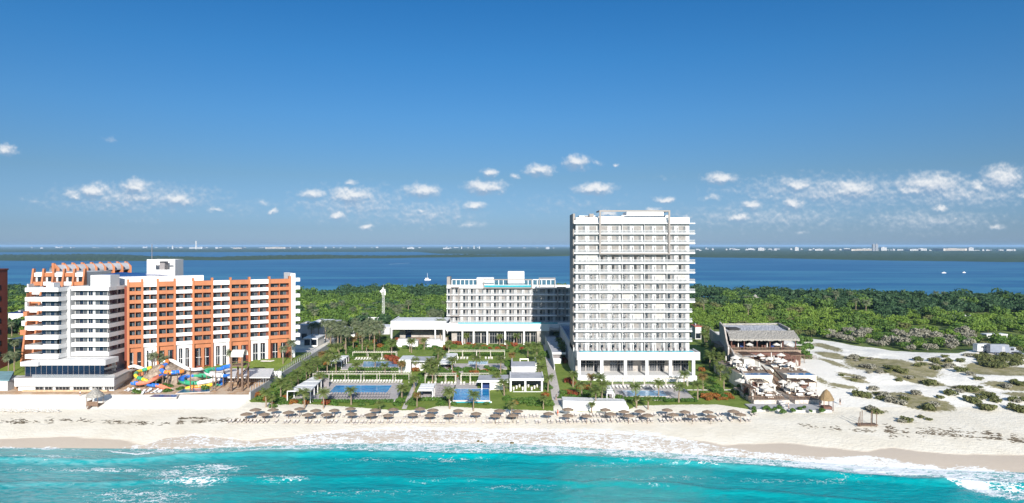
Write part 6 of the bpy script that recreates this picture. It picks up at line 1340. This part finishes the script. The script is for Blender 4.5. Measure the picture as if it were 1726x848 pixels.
def vehicle(label, name, cat_, pxc, py, L, Wd, rz, body, boxes, wheels):
    p_ = PG(pxc, py); t = thing(name, label, cat_, p_, rz)
    for nm, mt, (x0, x1, y0, y1, z0, z1), tp in boxes:
        b = MB(); b.prism([(x0, y0), (x1, y0), (x1, y1), (x0, y1)], z0, z1) if not tp else b.prism([(x0, y0), (x1, y0), (x1, y1), (x0, y1)], z0, [z1 - tp, z1, z1, z1 - tp]); b.build(nm, mt, t, (0, 0, 0))
    for wxp in wheels:
        for s in (-1, 1):
            w = MB(); w.tube([(wxp, s * (Wd / 2 - .05), .45), (wxp, s * (Wd / 2 + .12) * 1, .45)], .45, 12); b = w.build('wheel', tyre, t, (0, 0, 0)); w = MB(); w.tube([(wxp, s * (Wd / 2 + .1), .45), (wxp, s * (Wd / 2 + .14), .45)], .22, 10); w.build('rim', metal, b, (0, 0, 0))
vehicle('white caravan trailer with two small windows parked on the dune road', 'caravan', 'caravan', 1655, 594, 5, 2.3, .1, white, [('body', white, (-2.7, 2.7, -1.15, 1.15, .6, 3.1), 0), ('roof', whiteb, (-2.6, 2.6, -1.1, 1.1, 3.1, 3.3), 0), ('window', dkglass, (-1.3, -.2, -1.19, -1.15, 1.9, 2.5), 0), ('window', dkglass, (.5, 1.5, -1.19, -1.15, 1.9, 2.5), 0)], (-.6, .6))
vehicle('long dull grey box truck parked nose right beside the white caravan', 'box_truck', 'truck', 1688, 597, 9, 2.4, -.08, van, [('cargo_box', van, (-4.6, 2.0, -1.2, 1.2, .8, 3.5), 0), ('roof', metal, (-4.5, 1.9, -1.15, 1.15, 3.5, 3.62), 0), ('door', metal, (-.6, .5, -1.24, -1.2, 1.0, 3.0), 0), ('cab', carp, (2.1, 4.3, -1.1, 1.1, .6, 2.6), 0), ('windscreen', dkglass, (4.3, 4.36, -1.0, 1.0, 1.6, 2.5), 0), ('side_window', dkglass, (2.5, 3.7, -1.14, -1.1, 1.6, 2.4), 0), ('bonnet', carp, (4.37, 5.4, -1.0, 1.0, .6, 1.5), 0)], (-2.8, 4.2))
vehicle('grey car parked at the right edge past the truck', 'parked_car', 'car', 1716, 600, 4.4, 1.8, -.1, carp, [('body', carp, (-2.2, 2.2, -.9, .9, .35, .95), 0), ('cabin', dkglass, (-1.3, 1.0, -.8, .8, .95, 1.5), .15), ('roof', carp, (-1.1, .8, -.75, .75, 1.5, 1.56), 0)], (-1.35, 1.35))
vehicle('small white car parked between the truck and the grey car', 'parked_car', 'car', 1707, 592, 4.2, 1.8, -.1, white, [('body', white, (-2.1, 2.1, -.9, .9, .35, .95), 0), ('cabin', dkglass, (-1.3, 1.0, -.8, .8, .95, 1.5), .15), ('roof', white, (-1.1, .8, -.75, .75, 1.5, 1.56), 0)], (-1.3, 1.3))
p_ = PG(1681, 574); t = thing('white_shelter', 'low white roofed shelter among bushes behind the truck', 'shelter', p_); X_, Y_, z = p_
b = MB(); b.box(X_ - 4.5, X_ + 4.5, Y_, Y_ + 4, z + 2.2, z + 2.7); b.build('roof', white, t); b = MB(); b.box(X_ - 4.2, X_ + 3.6, Y_ + 3, Y_ + 3.4, z - .3, z + 2.2); b.build('wall', whiteb, t)
for i in range(5): b = MB(); xx = X_ - 4.2 + i * 2.1; b.box(xx - .12, xx + .12, Y_ + .1, Y_ + .34, z - .3, z + 2.2); b.build('post', white, t)

# ------------------------------------------------------------------ low white buildings, mast, far things
def lowhouse(px0, px1, py0, zt, Y_, dep, label, roof=roofw, wall=whiteb, wins=2):
    x0, x1 = at(px0, Y_), at(px1, Y_); z = g((x0 + x1) / 2, Y_); t = thing('white_building', label, 'building', ((x0 + x1) / 2, Y_, z)); zt = H - (py0 - HY) * Y_ / F
    b = MB(); b.box(x0, x1, Y_, Y_ + dep, z - 1, zt); b.build('wall', wall, t); b = MB(); b.box(x0 - .3, x1 + .3, Y_ - .3, Y_ + dep + .3, zt, zt + .3); b.build('roof', roof, t)
    b = MB(); b.box(x0 + (x1 - x0) * .3, x0 + (x1 - x0) * .45, Y_ + dep * .4, Y_ + dep * .7, zt + .3, zt + 1.1); b.build('roof_unit', metal, t)
    for i in range(wins): q = x0 + (x1 - x0) * (i + .5) / wins; b = MB(); b.box(q - 1.1, q + 1.1, Y_ - .04, Y_ - .002, z + .4, z + 2.7); b.build('window', dkglass, t)
lowhouse(512, 535, 571, 0, 270, 10, 'small white flat roofed house beside the end of the orange hotel', white, white, 2)
lowhouse(524, 549, 545, 0, 300, 14, 'white block with pale roof behind the orange hotel end', wins=0); lowhouse(549, 562, 546, 0, 305, 14, 'grey sided white block behind the small white house', roofg, greyw, 0); lowhouse(502, 524, 549, 0, 296, 12, 'grey block in the shade at the orange hotel end', roofg, greyw, 1)
lowhouse(595, 640, 536, 0, 345, 12, 'long low white building among the inland palms', wins=4); lowhouse(564, 600, 556, 0, 312, 9, 'low pale shed with broad roof behind the garden slope', wins=2); lowhouse(632, 657, 552, 0, 322, 10, 'pale sloping roofed shed left of the open hall', roofw, whiteb, 0)
lowhouse(700, 713, 516, 0, 430, 6, 'distant white roof amid the inland palms, left one', wins=1); lowhouse(716, 727, 516, 0, 430, 6, 'distant white roof amid the inland palms, right one', wins=1); lowhouse(1172, 1182, 551, 0, 305, 8, 'small reddish house peeking out right of the tower', mat('red_tiles', (.35, .10, .07), .8, .2), whiteb, 1)
lowhouse(20, 60, 572, 0, 262, 10, 'low white building behind the palms at far left', wins=3); lowhouse(14, 42, 528, 0, 330, 8, 'white rail topped block with blue side at far left', navy, white, 0)
p_ = PG(1273, 517); t = thing('thatched_hut', 'small pale thatched hut alone in the jungle behind the club', 'hut', p_); X_, Y_, z = p_; b = MB(); b.lathe([(.1, z + 8.5), (2.2, z + 6.6), (3.8, z + 5.2), (3.5, z + 5), (.2, z + 7)], 10, (X_, Y_), jit=.04); b.build('roof', thatchg, t); b = MB(); b.box(X_ - 2.4, X_ + 2.4, Y_ - 1.6, Y_ + 1.6, z - .3, z + 5.2); b.build('wall', cream, t)
Y_ = 350; x = at(646.5, Y_); t = thing('cell_mast', 'tall white lattice cell mast with antenna panels above the palms', 'mast', (x, Y_, g(x, Y_)))
b = MB(); zt = H - (487 - HY) * Y_ / F
for i, j in ((-1, -1), (1, -1), (0, 1)): b.bar((x + i * .7, Y_ + j * .6, 3), (x + i * .45, Y_ + j * .4, zt), .11)
n_ = 16
for k in range(n_):
    z0, z1 = 3 + (zt - 3) * k / n_, 3 + (zt - 3) * (k + 1) / n_; s = .7 - .25 * k / n_; sg = 1 if k % 2 else -1; b.bar((x - s * sg, Y_ - .5, z0), (x + s * sg, Y_ - .5, z1), .06); b.bar((x - s, Y_ - .5, z1), (x + s, Y_ - .5, z1), .06)
b.build('lattice', white, t)
for i in range(7): a = i * .9; b = MB(); b.box(x + 0.9 * math.cos(a) - .16, x + 0.9 * math.cos(a) + .16, Y_ + 1.2 * math.sin(a) - .12, Y_ + 1.2 * math.sin(a) + .12, zt - 3.2 + (i % 3) * .9, zt - 1.0 + (i % 3) * .9); b.build('antenna_panel', white, t)
b = MB(); b.tube([(x - 1.2, Y_ - .8, zt - 1.2), (x - 1.2, Y_ - 1.1, zt - 1.2)], .5, 12); b.build('dish', white, t); b = MB(); b.tube([(x, Y_, zt), (x, Y_, zt + 2.4)], .06, 5); b.build('lightning_rod', metal, t)
# boats
Y_ = 905; x = at(720.5, Y_); t = thing('catamaran', 'white catamaran with bare mast on the lagoon', 'boat', (x, Y_, 0))
for s in (-1, 1): b = MB(); b.prism([(x - 3.6, Y_ + s * 1.8 - .5), (x + 3.2, Y_ + s * 1.8 - .5), (x + 4.2, Y_ + s * 1.8), (x + 3.2, Y_ + s * 1.8 + .5), (x - 3.6, Y_ + s * 1.8 + .5)], -.2, 1.3); b.build('hull', white, t)
b = MB(); b.box(x - 2.6, x + 1.6, Y_ - 1.8, Y_ + 1.8, 1.31, 2.9); b.build('cabin', white, t); b = MB(); b.box(x - 2.2, x + 1.2, Y_ - 1.84, Y_ - 1.8, 1.9, 2.5); b.build('window', dkglass, t); b = MB(); b.box(x - 3.2, x + 2.0, Y_ - 1.9, Y_ + 1.9, 2.9, 3.1); b.build('roof', offw, t); b = MB(); b.tube([(x, Y_, 3.1), (x, Y_, 9.5)], .16, 6); b.build('mast', white, t)
bo = []
for px, py, L in ((1591, 460.5, 8), (1625, 460, 6)):
    p_ = PZ(px, py, 0); b = MB(); b.prism([(p_[0] - L / 2, p_[1] - 1), (p_[0] + L * .3, p_[1] - 1), (p_[0] + L / 2, p_[1]), (p_[0] + L * .3, p_[1] + 1), (p_[0] - L / 2, p_[1] + 1)], -.2, 1.0); b.box(p_[0] - L * .2, p_[0] + L * .15, p_[1] - .7, p_[1] + .7, 1.0, 2.0); bo.append(solo('motor_boat', b, white, 'b', 'boat', (p_[0], p_[1], 0), 'motor boats on the far lagoon'))
number(bo, 'tiny white motor boat on the lagoon at right, %s from the left')
b = MB(); b.quad([PZ(656, 445.6, .05), PZ(690, 443.6, .05), PZ(691, 443.2, .05), PZ(656, 445.1, .05)]); struct('boat_wake', b, mat('wake_foam', (.35, .45, .55), .6, .2, .05))
# far city
fc_ = [mat('city_white', (.46, .455, .45), .8, .15, .02), mat('city_cream', (.42, .37, .31), .8, .15, .02), mat('city_grey', (.24, .25, .27), .8, .2, .02)]
cr_ = np.random.default_rng(3); city = {'right': [], 'left': [], 'middle': []}
def tower(px, py, wpx, hpx, side, mi=None, name='distant_building'):
    Y_ = F * (H - 2) / (py - HY); w = wpx * Y_ / F; h = hpx * Y_ / F; x = at(px, Y_); b = MB(); d = w * .7
    b.box(x - w / 2, x + w / 2, Y_, Y_ + d, 0, 2 + h, 0); b.box(x - w * .2, x + w * .15, Y_ + d * .2, Y_ + d * .7, 2 + h, 2 + h * 1.12, 0)
    n_ = max(1, int(h / 4))
    for k in range(min(n_, 6)): b.box(x - w * .42, x + w * .42, Y_ - .3, Y_ - .02, 2 + h * (k + .35) / min(n_, 6), 2 + h * (k + .6) / min(n_, 6), 1)
    o = solo(name, b, [fc_[cr_.integers(0, 3) if mi is None else mi], MATS['dark_glass']], 'x', 'building', (x, Y_, 0), 'buildings on the far shore'); city[side].append(o); return o
for i in range(70): px = 1172 + 555 * i / 70 + cr_.normal() * 9; tower(px, 421.5 + (px - 1172) * .0025 + cr_.normal() * .4, cr_.choice([2, 3, 4, 6, 10]), cr_.choice([1.2, 1.7, 2.2, 3]), 'right', 0 if cr_.random() < .65 else None)
for px, w, h in ((1283, 10, 5), (1343, 6, 6), (1455, 40, 3), (1380, 12, 3), (1555, 14, 4), (1610, 40, 4), (1637, 8, 5.5), (1543, 18, 3), (1490, 9, 6)): tower(px, 423, w, h, 'right', 1 if px in (1455, 1610) else 0)
for px in (1473.2, 1478.2): tower(px, 424, 4.2, 12, 'right', 2)
for i in range(34): px = 60 + 440 * i / 34 + cr_.normal() * 12; tower(px, 418.3 + cr_.normal() * .25, cr_.choice([2, 3, 4, 6]), cr_.choice([1.2, 1.6, 2.2]), 'left', 0 if cr_.random() < .6 else None)
for px, w, h in ((330, 22, 2.5), (400, 14, 2.2), (464, 34, 3.0), (70, 4, 2.5), (365, 4, 3)): tower(px, 419.6, w, h, 'left', 1 if px > 390 else 0)
for i in range(24): px = 520 + 430 * i / 24 + cr_.normal() * 14; tower(px, 418.3 + cr_.normal() * .25, cr_.choice([2, 3, 4]), cr_.choice([1.2, 1.6, 2.2]), 'middle', 0)
for px, w, h in ((692, 12, 2.6), (752, 10, 2.2), (923, 6, 3.2)): tower(px, 420, w, h, 'middle', 0)
for k, tx in (('right', 'pale building of the far skyline right of the tower, %s from the left'), ('left', 'pale building on the far shore above the orange hotel, %s from the left'), ('middle', 'pale building on the far shore left of the tower, %s from the left')): number(city[k], tx)
st = []
for px, h in ((330.5, 12), (291, 5), (778, 4), (799, 5), (808, 4)): Y_ = 8000 if px < 700 else 9000; x = at(px, Y_); b = MB(); b.tube([(x, Y_, 0), (x, Y_, 40 * h / 6), (x, Y_, 40 * h / 5)], [9, 7, 6], 10); b.tube([(x, Y_, 40 * h / 5), (x, Y_, 40 * h / 5 + 4)], [8, 8], 10); st.append(solo('chimney_stack', b, fc_[0], 'x', 'chimney', (x, Y_, 0), 'stacks on the far shore'))
number(st, 'thin pale stack rising from the far shore, %s from the left')

# ------------------------------------------------------------------ people
def person(px, py, label, top, bottom, hair=hairm, ph=0.3):
    p_ = PG(px, py, .05); t = thing('person', label, 'person', (p_[0], p_[1], p_[2] - .05), R.random() * 6.28)
    J = {'pel': (0, 0, .95, .13), 'wai': (0, 0, 1.1, .12), 'che': (0, 0, 1.35, .145), 'nec': (0, 0, 1.5, .055), 'hea': (0, .01, 1.63, .095), 'top': (0, 0, 1.72, .07)}
    V = []; E = []; RAD = []; ix = {}
    def add(n_, x, y, z, r, par=None):
        ix[n_] = len(V); V.append((x, y, z)); RAD.append(r)
        if par: E.append((ix[par], ix[n_]))
    par = None
    for k, v in J.items(): add(k, *v, par); par = k
    for s, nm in ((-1, 'l'), (1, 'r')):
        sw = ph * s
        add(nm + 'hip', .1 * s, 0, .9, .1, 'pel'); add(nm + 'kne', .11 * s, sw * .3 - .03, .5, .07, nm + 'hip'); add(nm + 'ank', .11 * s, sw * .6 + .02, .08, .045, nm + 'kne'); add(nm + 'toe', .12 * s, sw * .6 - .14, .04, .04, nm + 'ank')
        add(nm + 'sho', .19 * s, 0, 1.42, .065, 'che'); add(nm + 'elb', .24 * s, -sw * .25 + .03, 1.14, .045, nm + 'sho'); add(nm + 'wri', .25 * s, -sw * .6, .9, .035, nm + 'elb'); add(nm + 'han', .25 * s, -sw * .7, .8, .035, nm + 'wri')
    me = bpy.data.meshes.new('person_body'); me.from_pydata(V, E, []); me.materials.append(skin); o = link('body', me, t)
    md = o.modifiers.new('skin', 'SKIN'); o.modifiers.new('sub', 'SUBSURF').levels = 1
    for v, r in zip(me.skin_vertices[0].data, RAD): v.radius = (r, r)
    me.skin_vertices[0].data[0].use_root = True
    b = MB(); b.lathe([(.17, .95), (.175, 1.15), (.19, 1.38), (.13, 1.5), (.08, 1.5)], 12); b.build('shirt', top, t, (0, 0, 0)); b = MB(); b.lathe([(.19, .72), (.185, .85), (.175, 1.0)], 12); b.build('shorts', bottom, t, (0, 0, 0)); b = MB(); b.lathe([(.01, 1.80), (.08, 1.77), (.115, 1.68), (.11, 1.62), (.09, 1.62)], 10); b.build('hair', hair, t, (0, 0, 0))
person(937.5, 675, 'person in dark clothes walking down the main garden path', blackc, cafe); person(940, 701, 'person in red walking onto the beach from the path ramp', redc, redc); person(1416, 682, 'person in dark clothes alone on the sand right of the golden hut', blackc, blackc); person(135, 668, 'person in white by the thatched kiosk on the left terrace', offw, navy); person(1329, 690, 'person in white on the steps of the beach club', offw, cafe)

# ------------------------------------------------------------------ dark weed lines on the sand, rocks in the foam
wr = np.random.default_rng(44); vs, qs = [], []
def weed(px0, px1, f_, n, sz=1.0, sp=1.0):
    for i in range(n):
        px = px0 + (px1 - px0) * wr.random(); cl = float(vnoise(np.array([px]), np.array([0.]), 14, 71)[0])
        if wr.random() > .45 + cl: continue
        p_ = PG(px, f_(px) + wr.normal() * sp); k = len(vs); a = wr.normal() * .5; L, w = sz * (.2 + .6 * wr.random()), sz * (.08 + .2 * wr.random())
        for j in range(6): t_ = j * 1.047; x = math.cos(t_) * L * (.7 + .5 * wr.random()); y = math.sin(t_) * w * (.7 + .6 * wr.random()); vs.append((p_[0] + x * math.cos(a) - y * math.sin(a), p_[1] + x * math.sin(a) + y * math.cos(a), p_[2] + .02))
        vs.append((p_[0], p_[1], p_[2] + .07 + .05 * wr.random()))
        for j in range(6): qs.append((k + j, k + (j + 1) % 6, k + 6))
weed(0, 420, lambda x: 711 - 3 * math.sin(x / 60) - (2 if x > 300 else 0), 900, 1.0, 1.6); weed(300, 350, lambda x: 705, 90, 1.1, .8); weed(0, 90, lambda x: 713, 120)
weed(1335, 1726, lambda x: np.interp(x, [1335, 1400, 1470, 1560, 1650, 1726], [716, 722, 726, 730, 737, 744]), 900, 1.0, 1.6); weed(1480, 1726, lambda x: np.interp(x, [1480, 1580, 1650, 1726], [720, 727, 728, 741]), 500, 1.0, 2.5); weed(1500, 1560, lambda x: 736, 60, .8, 2); weed(395, 440, lambda x: 709, 100, .9, .8)
me = bpy.data.meshes.new('seaweed'); me.from_pydata(vs, [], qs); me.materials.append(mat('dry_seaweed', (.11, .085, .055), .95, .4, 2)); tag(link('seaweed', me), 'dark dried seaweed strewn in lines along the upper beach', 'seaweed', kind='stuff')
rk = []
for i, (px, py, s) in enumerate(((806, 744, .45), (812, 744.6, .35), (863, 747, .6), (835, 753, .3))):
    b = MB(); b.lathe([(.9 * s, -.5), (1.0 * s, 0), (.7 * s, .35 * s), (.2 * s, .5 * s), (.02, .52 * s)], 9, jit=.2); o = solo('shore_rock', b, mat('wet_rock', (.16, .12, .05), .5, .4, 2) if i == 0 else MATS['wet_rock'], 'r', 'rock', (0, 0, 0), 'rocks in the surf'); o.location = PG(px, py); rk.append(o)
number(rk, 'small brown rock in the white surf, %s from the left')

# ------------------------------------------------------------------ sea air
b = MB(); b.box(-32000, 32000, -720, 36000, -4, 62); hz = b.build('haze', [], None); m, t, out = new_mat('haze')
pv = t.n('ShaderNodeVolumePrincipled'); pv.inputs['Color'].default_value = (0.42, 0.68, 1.0, 1); pv.inputs['Density'].default_value = 5.0e-5; pv.inputs['Anisotropy'].default_value = 0.0
t.t.links.new(pv.outputs[0], out.inputs['Volume']); hz.data.materials.append(m); tag(hz, 'thin pale sea haze over the lagoon', 'haze', kind='stuff')
try: m.cycles.homogeneous_volume = True
except Exception: pass
